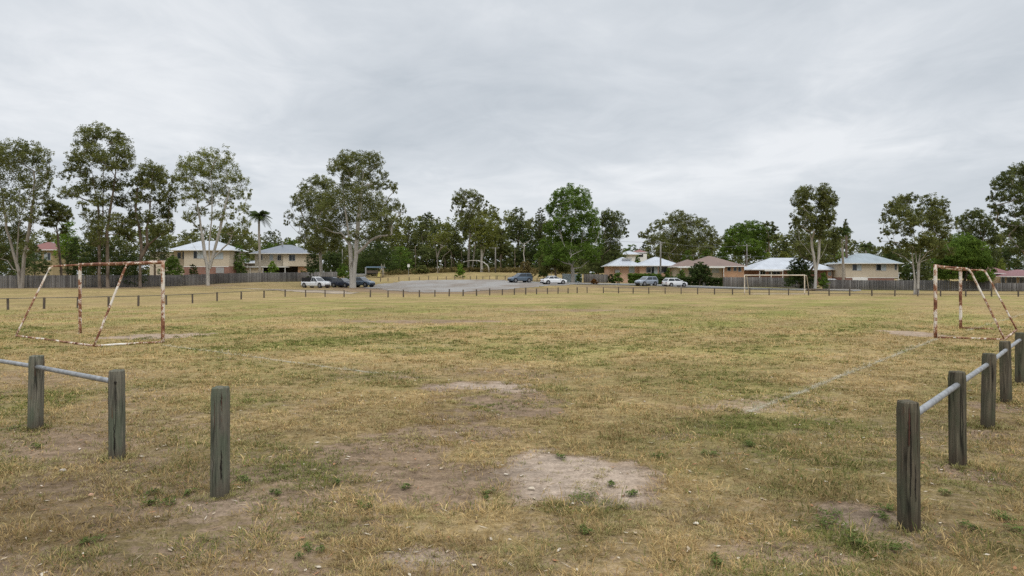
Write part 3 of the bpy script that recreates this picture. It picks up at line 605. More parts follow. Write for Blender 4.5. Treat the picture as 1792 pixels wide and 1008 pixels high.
def tufts():
    """loose little tussocks on bare soil and longer uncut grass round the feet of the posts"""
    V = []; C = []; S = []
    n = 30000; y = 4.3 * (30 / 4.3) ** rs.rand(n); x = rs.uniform(-1, 1, n) * (.78 * y + .5); g, d, s, tn = maps(x, y)
    k = rs.rand(n) < np.clip((fbm(x, y, .8, 3, 61.) - .42) * 3.2 + g * .5 - d * .8 + .12, .02, .9); x = x[k]; y = y[k]; g = g[k]; sc = (y / 6) ** .35
    S += [(a, b, rs.uniform(.03, .085) * f, rs.uniform(.022, .05) * f, np.clip(q * 1.5 + rs.uniform(-.3, .35), 0, 1)) for a, b, f, q in zip(x, y, sc, g)]; print('tussocks', len(x))
    n = 1500; x = rs.uniform(-9, 9, n); y = 4.3 + 14 * rs.rand(n) ** 1.3; g, d, s, tn = maps(x, y); k = (np.abs(x) < .78 * y) & (rs.rand(n) < np.clip((d - .12) * 2.2, 0.06, .8)); S += [(a, b, rs.uniform(.02, .06), rs.uniform(.02, .05), rs.rand()) for a, b in zip(x[k], y[k])]
    for px, py in ((385, 870), (205, 803), (62, 752), (1590, 928), (1676, 814), (1728, 749), (1761, 704), (1785, 673)):
        p = gp(px, py)
        for i in range(26): a = rs.uniform(0, 2 * pi); rr = rs.uniform(.09, .2); S.append((p.x + math.cos(a) * rr, p.y + math.sin(a) * rr, .03, rs.uniform(.03, .09), rs.rand() * .8))
    for gx_, gy_, r, h, t in S:
        k = 20; a = rs.uniform(0, 2 * pi, k); rr = rs.rand(k) ** .6 * r; bx = gx_ + np.cos(a) * rr; by = gy_ + np.sin(a) * rr; bz = ground_z(bx, by) - .003; ln = h * rs.uniform(.6, 1.4, k); le = rs.uniform(.2, 1.25, k)
        dv = np.stack([np.cos(a) * np.sin(le), np.sin(a) * np.sin(le), np.cos(le)], 1) * ln[:, None]; wv = np.stack([-np.sin(a), np.cos(a), 0 * a], 1) * .0022 * max(1, gy_ / 7); b = np.stack([bx, by, bz], 1)
        V.append(np.stack([b - wv, b + dv * .55 + wv, b + dv * np.array([1, 1, .8]), b + dv * .5 - wv], 1).reshape(-1, 3)); q = rs.rand(k)[:, None]
        c0 = np.array([.135, .155, .042]) * t + np.array([.34, .275, .125]) * (1 - t); C.append(np.repeat(np.column_stack([c0 * (.7 + .7 * q), np.ones(k)]), 4, axis=0))
    V = np.vstack(V); m, t, b, o = newmat('tuft_blades'); q = N(t); t.links.new(q.attr('c').outputs['Color'], b.inputs['Base Color']); b.inputs['Roughness'].default_value = .8; b.inputs['Specular IOR Level'].default_value = .04
    tag(npmesh('grass_tufts', V, np.arange(len(V)).reshape(-1, 4), m, attrs={'c': ('FLOAT_COLOR', np.vstack(C))}), 'small green and straw tussocks on the bare soil and round the post feet', 'grass', kind='stuff')
tufts()
def stone(px, py, r, col, label):
    c = gp(px, py); V = []; n = 10; m = MB(); random.seed(px)
    for i in range(1, 5):
        th = pi * i / 10
        for k in range(n):
            a = 2 * pi * k / n; q = r * (1 + random.uniform(-.15, .15)); V.append((q * 1.3 * math.sin(i * pi / 8) * math.cos(a), q * math.sin(i * pi / 8) * math.sin(a), q * .75 * math.cos(i * pi / 8)))
    V.append((0, 0, r * .75)); fs = [(i * n + k, i * n + (k + 1) % n, (i + 1) * n + (k + 1) % n, (i + 1) * n + k)[::-1] for i in range(3) for k in range(n)] + [(len(V) - 1, k, (k + 1) % n) for k in range(n)]
    m.add(V, fs); o = m.build('stone', simple('stone', col, .9, .2, 30), smooth=True, loc=(c.x, c.y, float(ground_z(np.array([c.x]), np.array([c.y]))[0]) + .012)); tag(o, label, 'stone')
stone(110, 824, .028, (.42, .36, .30), 'pale stone in the grass left of the second post')
stone(160, 869, .022, (.50, .30, .20), 'orange-brown stone in the grass below the left fence')
stone(1218, 919, .018, (.6, .55, .45), 'small pale stone on dirt right of the big bare patch')
stone(930, 858, .026, (.5, .42, .32), 'pale lump of soil on the near edge of the big bare patch')

# ------------------------------------------------------------------ near posts and pipe rails
def post_mb(h, wd, seed, notch=0.0):
    """a square sawn post with worn arrises, split top and slight twist; its foot at z=0"""
    rn = random.Random(seed); m = MB(); nz = 14; k = 5; per = []
    for s in range(4):
        for t in range(k):
            u = -1 + 2 * t / k; p = [(u, -1), (1, u), (-u, 1), (-1, -u)][s]; per.append(p)
    n = len(per); off = [rn.uniform(-.035, .035) for _ in per]
    for i in range(nz + 1):
        z = -0.12 + (h + .12) * i / nz
        for j, (u, v) in enumerate(per):
            c = 0.90 if abs(u) == 1 and abs(v) == 1 else 1.0
            r = wd / 2 * (c + off[j] + rn.uniform(-.008, .008)); tw = .03 * z
            if i == nz: r *= .93
            m.v.append((u * r - v * tw * r, v * r + u * tw * r, z - (0.012 if i == nz else 0) - (notch * (1 if i == nz and u > .1 and v < 0 and u < .4 else 0))))
    for i in range(nz):
        for j in range(n):
            a = i * n + j; b = i * n + (j + 1) % n; m.f.append((a, b, b + n, a + n)); m.m.append(0)
    top = len(m.v); e = nz * n
    for u, v in per: m.v.append((u * wd * .38, v * wd * .38, h + rn.uniform(-.004, .004)))
    m.v.append((0, 0, h + .002))
    for j in range(n):
        j2 = (j + 1) % n; m.f.append((e + j, e + j2, top + j2, top + j)); m.m.append(0); m.f.append((top + j, top + j2, top + n)); m.m.append(0)
    return m
M['hole'] = simple('crack_shadow_timber', (0.016, 0.013, 0.010), .95, .2, 20)
M['redwood'] = simple('split_red_heartwood', (0.075, 0.032, 0.022), .9, .5, 40, stretch=(1, 1, .2))
def crack(parent, wd, x, z0, z1, wmax, side=-1, mat='hole', seed=0):
    wmax *= .55
    """a weather crack: a thin dark wedge let into the face"""
    rn = random.Random(seed); m = MB(); n = 12; L_ = []; Rr = []; y = side * (wd / 2 * 1.035)
    for i in range(n + 1):
        t = i / n; z = z0 + (z1 - z0) * t; ww = wmax * (math.sin(pi * min(1, t * .9 + .1)) ** .7) * rn.uniform(.6, 1.2); xx = x + rn.uniform(-.004, .004) + .003 * math.sin(t * 3 + seed)
        L_.append((xx - ww / 2, y, z)); Rr.append((xx + ww / 2, y, z))
    for i in range(n): m.poly([L_[i], Rr[i], Rr[i + 1], L_[i + 1]])
    m.build('crack', M[mat], parent)
def place_post(px, py, toppy, rz, seed, parent=None, name='post', wd=.150, cracks=(), mt=None):
    p = gp(px, py); d = p.y; h = (py - toppy) / F * d; z = float(ground_z(np.array([p.x]), np.array([d]))[0])
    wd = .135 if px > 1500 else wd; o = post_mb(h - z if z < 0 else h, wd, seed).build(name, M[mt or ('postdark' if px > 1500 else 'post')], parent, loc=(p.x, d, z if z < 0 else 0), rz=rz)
    o.rotation_euler = (R(.9 * math.sin(seed * 3.7)), R(1.0 * math.sin(seed * 2.1)), rz)
    for c in cracks: crack(o, wd, *c)
    return o, p, h
# lone bollard
lone, p_, h_ = place_post(385, 870, 677, R(6), 3, name='timber_bollard', cracks=[(-.045, .02, .5, .006, -1, 'hole', 1), (-.03, .62, .99, .008, -1, 'redwood', 2), (.035, .80, .99, .012, -1, 'redwood', 3), (.028, .86, .96, .010, -1, 'hole', 4), (.03, .18, .46, .030, -1, 'hole', 5)])
tag(lone, 'grey-green square timber bollard standing alone on bare soil, no rail', 'bollard')
def nearfence(spec, label, rails, cross=0):
    f = empty('post_and_rail_fence', label=label, cat='fence'); P = []
    for (px, py, ty, rz, seed, cr) in spec:
        o, p, h = place_post(px, py, ty, R(rz), seed, f, cracks=cr); P.append(p)
    for a, b, za, zb in rails:
        A = P[a] if isinstance(a, int) else a; B = P[b] if isinstance(b, int) else b
        A = Vector((A.x, A.y, za)); B = Vector((B.x, B.y, zb)); t = (B - A).normalized(); n = 4
        MB().tube([A.lerp(B, i / n) for i in range(n + 1)], .030, 14).build('rail', M['pipe'], f, smooth=True)
    return f, P
q0 = Vector((-8.45, 11.6, 0))
lf, LP = nearfence([(205, 803, 647, 8, 21, [(.012, .35, .97, .010, -1, 'hole', 7), (.0, .05, .42, .035, -1, 'hole', 8), (-.06, .3, .9, .006, -1, 'hole', 9)]), (62, 752, 622, 7, 22, [(.01, .5, .9, .004, -1, 'hole', 10)])],
                   'two grey timber posts joined by a galvanised pipe rail, left of the lone bollard', [(0, 1, .862, .845), (1, Vector((-8.55, 11.5, 0)), .845, .83)])
# a post beyond the picture's left edge carries the end of the rail
o = post_mb(1.0, .150, 31).build('post', M['post'], lf, loc=(-8.55, 11.5, 0), rz=.1)
hp = MB(); c0 = LP[0]
hp.tube([(c0.x + .028, c0.y - .096, .87), (c0.x + .028, c0.y - .0905, .87)], .015, 12); hp.build('bolt_hole', M['hole'], lf)
rs_spec = [(1590, 928, 701, 9, 41, [(-.040, .70, 1.02, .030, -1, 'redwood', 11), (-.030, .30, .98, .026, -1, 'hole', 12), (.01, .25, .55, .020, -1, 'hole', 13), (.03, .6, .95, .005, -1, 'redwood', 14)]),
           (1676, 814, 650, 8, 42, [(.01, .3, .8, .012, -1, 'hole', 15), (.045, .1, .7, .008, -1, 'hole', 16)]), (1728, 749, 618, 8, 43, [(0, .5, .9, .01, -1, 'hole', 17)]), (1761, 704, 597, 7, 44, []), (1785, 673, 582, 6, 45, [])]
rf, RP = nearfence(rs_spec, 'row of five dark weathered timber posts strung on a galvanised pipe rail', [(0, 1, .90, .875), (1, 2, .875, .86), (2, 3, .86, .855), (3, 4, .855, .85)])
dv = (RP[4] - RP[3])
for k in (1, 2, 3):
    q = RP[4] + dv * k; post_mb(1.0, .150, 60 + k).build('post', M['postdark'], rf, loc=(q.x, q.y, 0), rz=.1)
q = RP[4] + dv * 3; MB().tube([(RP[4].x, RP[4].y, .85), (q.x, q.y, .85)], .030, 12).build('rail', M['pipe'], rf, smooth=True)

# ------------------------------------------------------------------ goals
def wobble_tube(m, pts, r, n=10, amp=.006, seg=.25, seed=1, bend=.12):
    rn = random.Random(seed); P = [Vector(p) for p in pts]; out = []
    # rounded bends
    R_ = [P[0]]
    for i in range(1, len(P) - 1):
        a, b, c = P[i - 1], P[i], P[i + 1]; u = (a - b).normalized() * bend; v = (c - b).normalized() * bend
        for t in (0, .25, .5, .75, 1): R_.append(b + u * (1 - t) ** 2 + v * t ** 2)
    R_.append(P[-1])
    for i in range(len(R_) - 1):
        L_ = (R_[i + 1] - R_[i]).length; k = max(1, int(L_ / seg))
        for t in range(k): out.append(R_[i].lerp(R_[i + 1], t / k) + Vector((rn.uniform(-amp, amp), rn.uniform(-amp, amp), rn.uniform(-amp, amp))))
    out.append(R_[-1]); m.tube(out, r, n)
def goal(name, A, B, bA, bB, hA, hB, tA, tB, ha2, hb2, label, ground_bars, rp=.055, rt=.033, mat='rust'):
    """A, B: feet of the two uprights; bA, bB: feet of the back stays; tA, tB: how far back the top arms reach"""
    g = empty(name, label=label, cat='goal')
    for P, h in ((A, hA), (B, hB)):
        m = MB(); wobble_tube(m, [(P.x, P.y, -.08), (P.x, P.y, h + rp)], rp, 12, .004, .3, int(h * 100)); m.build('upright', M[mat], g, smooth=True)
    m = MB(); wobble_tube(m, [(A.x, A.y, hA), (B.x, B.y, hB)], rp, 12, .004, .4, 5); m.build('crossbar', M[mat], g, smooth=True)
    for P, bP, h, t, h2 in ((A, bA, hA, tA, ha2), (B, bB, hB, tB, hb2)):
        q = P.lerp(bP, t); m = MB(); wobble_tube(m, [(P.x, P.y, h), (q.x, q.y, h2), (bP.x, bP.y, .03)], rt, 10, .006, .25, 9); m.build('back_stay', M[mat], g, smooth=True)
    for p, q in ground_bars:
        m = MB(); wobble_tube(m, [(p.x, p.y, .03), (q.x, q.y, .03)], rt, 10, .006, .3, 13); m.build('ground_bar', M[mat], g, smooth=True)
    return g
A = gp(285, 600); B = gp(140, 583); bA = gp(165, 607); bB = gp(28, 589)
goal('football_goal', A, B, bA, bB, 2.49, 2.48, .54, .475, 2.44, 2.41, 'rusty white goal frame standing sideways at the left of the pitch', [(A, bA), (bA, bB)])
A = gp(1637, 592); B = gp(1681, 575); bA = gp(1758, 595.5); bB = gp(1779, 578.5)
goal('football_goal', A, B, bA, bB, 2.40, 2.32, .50, .44, 2.30, 2.30, 'rusty white goal frame seen end-on at the right, behind the rail fence', [(A, bA), (bA, bB), (B, B.lerp(bB, .6))])
A = Vector((WX(1408, 83.5), 83.5, 0)); B = Vector((WX(1303, 83.5), 83.5, 0))
M['goalwhite'] = simple('cream_goal_paint', (0.58, 0.50, 0.40), .7, .25, 1.2)
goal('football_goal', A, B, Vector((WX(1416, 85.6), 85.6, 0)), Vector((WX(1311, 85.6), 85.6, 0)), 2.2, 2.2, .45, .45, 2.15, 2.15, 'cream goal facing the camera at the far end of the pitch', [(Vector((WX(1416, 85.6), 85.6, 0)), Vector((WX(1311, 85.6), 85.6, 0)))], .062, .035, 'goalwhite')

# ------------------------------------------------------------------ low perimeter fence and bollards
def small_post(h, wd, seed):
    rn = random.Random(seed); m = MB(); a = wd / 2; lx, ly = rn.uniform(-.02, .02), rn.uniform(-.02, .02)
    lo = [(-a, -a, -.15), (a, -a, -.15), (a, a, -.15), (-a, a, -.15)]; mi = [(x + lx, y + ly, h - .03) for x, y, _ in lo]; hi = [(x * .75 + lx, y * .75 + ly, h) for x, y, _ in lo]
    m.add(lo + mi + hi, [(0, 1, 5, 4), (1, 2, 6, 5), (2, 3, 7, 6), (3, 0, 4, 7), (4, 5, 9, 8), (5, 6, 10, 9), (6, 7, 11, 10), (7, 4, 8, 11), (8, 9, 10, 11)]); return m
def pxd(px, py=None, d=None):
    d = d if d is not None else float(fence_d(px)); x = WX(px, d); return Vector((x, d, g1(x, d)))
def rail_fence(pxs, label, h, seed, rails=(.92,), wd=.105, dfun=None, ext=None):
    f = empty('post_and_rail_fence', label=label, cat='fence'); P = []
    for i, px in enumerate(pxs):
        p = pxd(px) if dfun is None else pxd(px, d=dfun(px)); P.append(p); small_post(h * (1 + .05 * math.sin(i * 2.3)) * .95, wd, seed + i).build('post', M['farpost'], f, loc=p, rz=.2 * math.sin(i))
    for rr in rails:
        for i in range(len(P) - 1):
            a = P[i] + Vector((0, 0, h * rr)); b = P[i + 1] + Vector((0, 0, h * rr)); MB().tube([a, b], .024, 6).build('rail', M['farrail'], f, smooth=True)
    return f
rail_fence([-110, -45, 14, 77, 136, 190, 242, 291, 337, 380, 422, 462, 499, 535, 569, 602], 'long low dark post and rail fence on the left, beyond the left goal', .76, 100)
rail_fence([1056, 1082.5, 1108, 1135.5, 1164, 1192, 1221, 1250.5, 1282, 1312, 1346, 1380, 1415, 1451, 1487, 1526, 1566, 1606, 1646, 1690, 1735, 1782, 1830, 1880], 'long low dark rail fence on the right before the road and houses', .80, 200, (.92, .30))
b0 = tag(small_post(.72, .12, 300).build('bollard', M['farpost']), 'short dark timber bollard in the unrailed row before the gravel lot', 'bollard', 'bollards in a row before the gravel lot')
for i, px in enumerate([648, 679, 706, 734, 761, 786, 810.5, 834, 857, 879, 900, 920, 939, 958, 976.5, 994, 1010, 1027.5]):
    o = b0 if i == 0 else b0.copy()
    if i: COL.objects.link(o)
    o.location = pxd(px); o.rotation_euler = (.02 * math.sin(i * 3), .025 * math.cos(i * 5), .3 * math.sin(i * 7)); o.scale = (1, 1, 1 + .08 * math.sin(i * 4.1))
def lotd(px): return float(np.interp(px, [650, 700, 780, 870, 930, 1010, 1070], [140, 145, 151, 153, 149, 142, 138]))
b1 = tag(small_post(.74, .13, 301).build('bollard', M['farpost']), 'short dark bollard along the far edge of the gravel lot', 'bollard', 'bollards along the far edge of the gravel lot')
for i, px in enumerate([666, 679, 698, 716, 734, 750, 766, 781, 796, 810, 823, 834, 845, 857, 868, 940, 951]):
    o = b1 if i == 0 else b1.copy()
    if i: COL.objects.link(o)
    o.location = pxd(px, d=lotd(px)); o.scale = (1, 1, 1 + .12 * math.sin(i * 4.1))
rail_fence([870, 884, 899, 912, 926], 'short stretch of low rail fence behind the blue-grey car', .8, 330, (.9,), .15, lotd)

# ------------------------------------------------------------------ paling fences
def paling(pts, h, label, seed, mat='palings', wd=.14):
    """pts: list of (px, d); a run of upright boards with posts and rails behind"""
    f = empty('paling_fence', label=label, cat='fence'); rn = np.random.RandomState(seed); V = []; T = []; Fc = []
    W = [Vector((WX(a, d), d, 0)) for a, d in pts]; R0 = []
    for a, b in zip(W[:-1], W[1:]):
        Ln = (b - a).length; n = int(Ln / wd); t = (b - a) / Ln; nr = Vector((t.y, -t.x, 0)); s = np.arange(n)
        X = a.x + t.x * (s + .5) * wd; Y = a.y + t.y * (s + .5) * wd; Z = G(X, Y); lev = np.interp(s, np.arange(0, n + 17, 17), np.interp(np.arange(0, n + 17, 17), s, Z)) if n > 17 else Z
        tint = np.clip(.45 + .22 * rn.randn(n) + .5 * (vnoise(X / 3.5, Y / 3.5) - .5), 0, 1)
        for i in range(n):
            hh = h + rn.uniform(-.03, .03); z0 = Z[i] - .05; z1 = lev[i] + hh; o = nr * (.012 if i % 2 else -.012); bb = len(V)
            for e in (-.5, .5):
                for q in (-.01, .01): x = X[i] + t.x * wd * e * .96 + o.x + nr.x * q; y = Y[i] + t.y * wd * e * .96 + o.y + nr.y * q; V.append((x, y, z0)); V.append((x, y, z1))
            T += [tint[i]] * 8; Fc += [(bb, bb + 4, bb + 5, bb + 1), (bb + 2, bb + 3, bb + 7, bb + 6), (bb, bb + 1, bb + 3, bb + 2), (bb + 4, bb + 6, bb + 7, bb + 5), (bb + 1, bb + 5, bb + 7, bb + 3)]
        k = max(1, int(Ln / 2.4))
        for i in range(k + 1):
            p = a.lerp(b, i / k) - nr * .09; z = g1(p.x, p.y); R0.append((p.x, p.y, z)); MB().box(-.05, .05, -.05, .05, -.1, h * .97).build('post', M['farpost'], f, loc=(p.x, p.y, z)) if k < 40 else None
    npmesh('palings', np.array(V), np.array(Fc), M[mat], f, attrs={'tint': ('FLOAT', T)})
    for z in (.35, h - .3):
        m = MB()
        for p, q in zip(R0[:-1], R0[1:]): m.tube([(p[0], p[1], p[2] + z), (q[0], q[1], q[2] + z)], .035, 4)
        m.build('rail', M['farpost'], f)
    return f
paling([(-160, 103), (0, 105), (150, 107), (310, 118), (380, 131), (460, 142), (590, 147)], 1.8, 'long grey board fence behind the left trees and houses', 1)
paling([(1266, 130), (1340, 133), (1428, 131)], 1.75, 'grey board fence behind the far goal, in front of the white-roofed house', 2)
paling([(1440, 126), (1500, 125), (1600, 118), (1664, 113.4)], 1.62, 'grey board fence below the cream two-storey house on the right', 3)
paling([(1664, 113), (1735, 110)], 1.5, 'dark board fence under the dense round tree on the right', 4)
paling([(1741, 108), (1800, 106), (1900, 104)], 1.2, 'brown board fence before the red-roofed house at right', 5)
paling([(1022, 148), (1064, 150)], 1.7, 'brown board fence between the pale blue sheet fence and the apricot house', 6)
def sheet_fence(pts, h, label, mat):
    f = empty('sheet_metal_fence', label=label, cat='fence')
    W = [at(a, d) for a, d in pts]
    for a, b in zip(W[:-1], W[1:]):
        n = int((b - a).length / .1); t = (b - a).normalized(); nr = Vector((-t.y, t.x, 0)).normalized(); V = []
        for i in range(n + 1):
            p = a.lerp(b, i / n) + nr * (.02 if i % 4 < 2 else -.02); V += [(p.x, p.y, p.z), (p.x, p.y, p.z + h)]
        npmesh('panel', np.array(V), np.array([(2 * i, 2 * i + 2, 2 * i + 3, 2 * i + 1) for i in range(n)]), M[mat], f)
    for p in W: MB().box(-.04, .04, -.06, .06, -.1, h + .05).build('post', M['frame'], f, loc=p)
    return f
sheet_fence([(984, 146), (1000, 146), (1018, 147)], 1.7, 'pale blue sheet metal fence behind the white-trunked green tree', 'colbond')

# ------------------------------------------------------------------ foliage and trees
def ballpts(rn, n):
    v = rn.randn(n, 3); v /= np.linalg.norm(v, axis=1)[:, None]; return v * (rn.rand(n) ** .42)[:, None]
def leaf_mesh(name, blobs, n, L_, W_, mat, seed, parent=None, droop=.5, subr=.30, sub=24, gap=.15, fill=False):
    """blobs: (x,y,z,rx,ry,rz). Leaves gather in sprays spread through each blob, thinner in its heart"""
    rn = np.random.RandomState(seed); B = np.array(blobs, float); vol = (B[:, 3] * B[:, 5]) ** 1.0; per = np.maximum(20, (n * vol / vol.sum())).astype(int); C = []; T = []
    for b, k in zip(B, per):
        ns = max(4, int(k / sub)); u = rn.randn(ns, 3); u /= np.linalg.norm(u, axis=1)[:, None]; r = rn.rand(ns) ** (.42 if not fill else .34); u = u * r[:, None]
        u[:, 2] = np.where(u[:, 2] < -.55, u[:, 2] * .6, u[:, 2]); keep = vnoise(u[:, 0] * 2.2 + seed * 3.1, u[:, 2] * 2.2 + b[0]) > gap * .62; u = u[keep]
        if len(u) == 0: continue
        sc = b[:3] + u * b[3:6]; sr = subr * b[3:6] * rn.uniform(.6, 1.15, (len(u), 1)); m_ = sub
        c = np.repeat(sc, m_, 0) + ballpts(rn, len(u) * m_) * np.repeat(sr, m_, 0) * np.array([1.0, 1.0, .95]); C.append(c)
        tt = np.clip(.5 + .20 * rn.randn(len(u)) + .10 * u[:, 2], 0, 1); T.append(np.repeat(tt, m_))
    C = np.vstack(C); T = np.concatenate(T); n = len(C); T = np.clip(T + rn.randn(n) * .14, 0, 1)
    a = rn.uniform(0, 2 * pi, n); dz = -droop + rn.randn(n) * .55; u = np.stack([np.cos(a), np.sin(a), dz], 1); u /= np.linalg.norm(u, axis=1)[:, None]
    v = np.cross(u, rn.randn(n, 3)); v /= np.linalg.norm(v, axis=1)[:, None]; l = L_ * rn.uniform(.6, 1.3, n)[:, None] / 2; ww = W_ * rn.uniform(.7, 1.3, n)[:, None] / 2
    V = np.stack([C - u * l, C + v * ww - u * l * .1, C + u * l, C - v * ww - u * l * .1], 1).reshape(-1, 3)
    return npmesh(name, V, np.arange(len(V)).reshape(-1, 4), mat, parent, attrs={'tint': ('FLOAT', np.repeat(T, 4))})
def skeleton(stems, tips, rtrunk, seed, seg=1.3, twig=.035, wig=.12):
    """stems: polylines of points from the foot; tips: crown points to reach. Returns one tube mesh"""
    rn = random.Random(seed); nodes = []; par = []
    for st in stems:
        prev = -1
        for i in range(len(st) - 1):
            k = max(1, int((st[i + 1] - st[i]).length / seg))
            for t in range(k + (1 if i == len(st) - 2 else 0)):
                nodes.append(st[i].lerp(st[i + 1], t / k) + Vector((rn.uniform(-1, 1), rn.uniform(-1, 1), 0)) * wig * .5 * (0 if i == 0 and t == 0 else 1)); par.append(prev); prev = len(nodes) - 1
    base_n = len(nodes)
    for tip in sorted(tips, key=lambda p: p.z):
        best = None; bc = 1e9
        for i, p in enumerate(nodes):
            if par[i] < 0: continue
            d = (tip - p).length; pen = max(0, (p.z - tip.z + .25 * d)) * 2.5 + (0 if i < base_n else .4) ; c = d + pen
            if c < bc: bc = c; best = i
        if best is None: best = len(nodes) - 1
        a = nodes[best]; k = max(1, int((tip - a).length / seg)); prev = best; rise = Vector((0, 0, .14 * (tip - a).length))
        for t in range(1, k + 1):
            s = t / k; nodes.append(a.lerp(tip, s) + rise * math.sin(pi * s) * (-.5 if rn.random() < .3 else .6) + Vector((rn.uniform(-1, 1), rn.uniform(-1, 1), rn.uniform(-1, 1))) * wig * (0 if t == k else 1)); par.append(prev); prev = len(nodes) - 1
    n = len(nodes); w_ = [0.0] * n
    for i in range(n - 1, -1, -1):
        w_[i] = max(w_[i], 1.0) if w_[i] == 0 else w_[i]
        if par[i] >= 0: w_[par[i]] += w_[i]
    # children must come after parents, true by construction
    mxw = max(w_[i] for i in range(n) if par[i] < 0); rad = [max(twig, rtrunk * (x / mxw) ** .92) for x in w_]; m = MB(); ns = 7
    for i in range(n):
        j = par[i]
        if j < 0: continue
        a, b = nodes[j], nodes[i]; ra, rb = rad[j], rad[i]
        if par[j] >= 0: ra = min(ra, rb * 1.25)
        if (b - a).length < 1e-4: continue
        if par[j] < 0 and a.z < .5: a = a - Vector((0, 0, .3)); ra = rad[j] * 1.25
        m.tube([a, b + (b - a).normalized() * rb * .5], [ra, rb], ns if ra > .1 else 5, cap=False)
    return m
def gum(px, base_d, label, stems_px, blobs_px, n, tw, mat='gum', bark='bark', L_=.34, W_=.13, seed=1, depth=1.0, name='gum_tree', gap=.22, sub=24, subr=.27, droop=.5, cat='tree', tipn=2, group=None, fill=False, d0=None):
    """a tree traced in photo pixels at its own distance; crown clumps get real depth"""
    rn = random.Random(seed); d = base_d; s = d / F; ft = at(px, d); k = lambda x, y, dy=0: Vector((WX(x, d + dy), d + dy, zat(y, d + dy)))
    root = empty(name, ft, label=label, cat=cat, group=group); loc = lambda v: v - ft
    xs = [b[0] for b in blobs_px]; halfw = (max(xs) - min(xs)) / 2 * s + 1; bl = []; tips = []
    for i, b in enumerate(blobs_px):
        x, y, rx = b[:3]; ry = b[3] if len(b) > 3 else rx * .75; rx *= 1.16; ry *= 1.72; cx = (max(xs) + min(xs)) / 2
        lim = halfw * math.sqrt(max(0.05, 1 - ((x - cx) * s / halfw) ** 2)) * depth * .75
        for rep in range(2 if rx * s > 1.2 else 1):
            dy = (rn.uniform(-1, 1) if rep == 0 else rn.choice((-1, 1)) * rn.uniform(.5, 1)) * lim; ox = rn.uniform(-.15, .15) * rx; c = loc(k(x + ox, y + rn.uniform(-.3, .3) * ry, dy)); q = 1.0 if rep == 0 else .85
            bl.append((c.x, c.y, c.z, rx * s * q, rx * s * .9 * q, ry * s * q))
            for t in range(tipn):
                tips.append(c + Vector((rn.uniform(-.6, .6) * rx * s, rn.uniform(-.5, .5) * rx * s, rn.uniform(-.4, .4) * ry * s)))
    st = []; sp0 = max(q[0][1] for q in stems_px)
    for sp in stems_px:
        pts = []; dy = 0; ddy = rn.uniform(-.4, .4) * halfw * .5
        for i, (x, y) in enumerate(sp): pts.append(loc(k(x, y, ddy * i / len(sp))) if i or y < sp0 - 18 else Vector((WX(x, d) - ft.x, 0, 0)))
        st.append(pts)
    skeleton(st, tips, tw * s / 2 * (.80 if len(stems_px) < 3 else .62), seed, twig=.022 * d / 100).build('trunk', M[bark], root, smooth=True)
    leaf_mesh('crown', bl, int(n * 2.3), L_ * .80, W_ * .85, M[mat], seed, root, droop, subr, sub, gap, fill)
    return root

# --- the gums one can tell apart, left to right
gum(35, 104, 'tall gum with a forked trunk at the far left edge of the photo', [[(36, 508), (33, 475), (24, 445), (12, 400), (5, 350), (0, 310)], [(38, 508), (41, 470), (44, 440), (52, 400), (58, 350), (60, 300)], [(30, 460), (30, 430), (34, 380), (35, 320)]],
    [(20, 268, 26, 16), (50, 262, 22, 12), (70, 278, 20, 14), (-8, 272, 24, 18), (80, 300, 14, 14), (28, 300, 28, 16), (-15, 310, 20, 20), (55, 315, 22, 14), (84, 322, 10, 10), (10, 340, 22, 14), (45, 350, 22, 14), (74, 345, 18, 10), (-10, 365, 20, 16), (25, 380, 24, 14), (60, 380, 16, 10), (-5, 405, 24, 16), (35, 410, 22, 12), (48, 432, 18, 10), (8, 440, 18, 12)], 16000, 10, 'gum', 'bark', seed=1, gap=.30)
gum(182, 104, 'tallest gum of the left group, twin trunks and a high airy crown', [[(175, 504), (174, 460), (173, 420), (172, 370), (165, 320), (155, 270)], [(189, 503), (188, 450), (186, 410), (192, 370), (200, 320), (205, 270)], [(174, 440), (180, 390), (180, 320), (182, 260)]],
    [(150, 248, 20, 14), (175, 238, 22, 11), (205, 240, 17, 10), (135, 270, 18, 12), (165, 268, 22, 14), (212, 265, 20, 14), (190, 290, 24, 14), (128, 295, 16, 8), (222, 290, 14, 14), (150, 300, 14, 10), (115, 310, 12, 8), (200, 318, 22, 12), (160, 325, 20, 10), (135, 335, 24, 9), (115, 340, 12, 8), (225, 318, 12, 10), (175, 350, 20, 10), (210, 350, 18, 10), (145, 360, 12, 7), (160, 385, 20, 12), (195, 390, 26, 14), (170, 412, 22, 12), (215, 400, 16, 12)], 17000, 9, 'gum', 'barkbrown', seed=2, gap=.36)
gum(108, 112, 'small open-crowned gum between the first two tall gums on the left', [[(108, 502), (107, 470), (103, 430), (98, 395)]], [(92, 362, 14, 8), (108, 368, 14, 8), (80, 372, 10, 7), (120, 378, 8, 6), (100, 382, 16, 6), (85, 392, 12, 6), (112, 400, 8, 6)], 4200, 5, 'gum', 'barkbrown', seed=3, gap=.25)
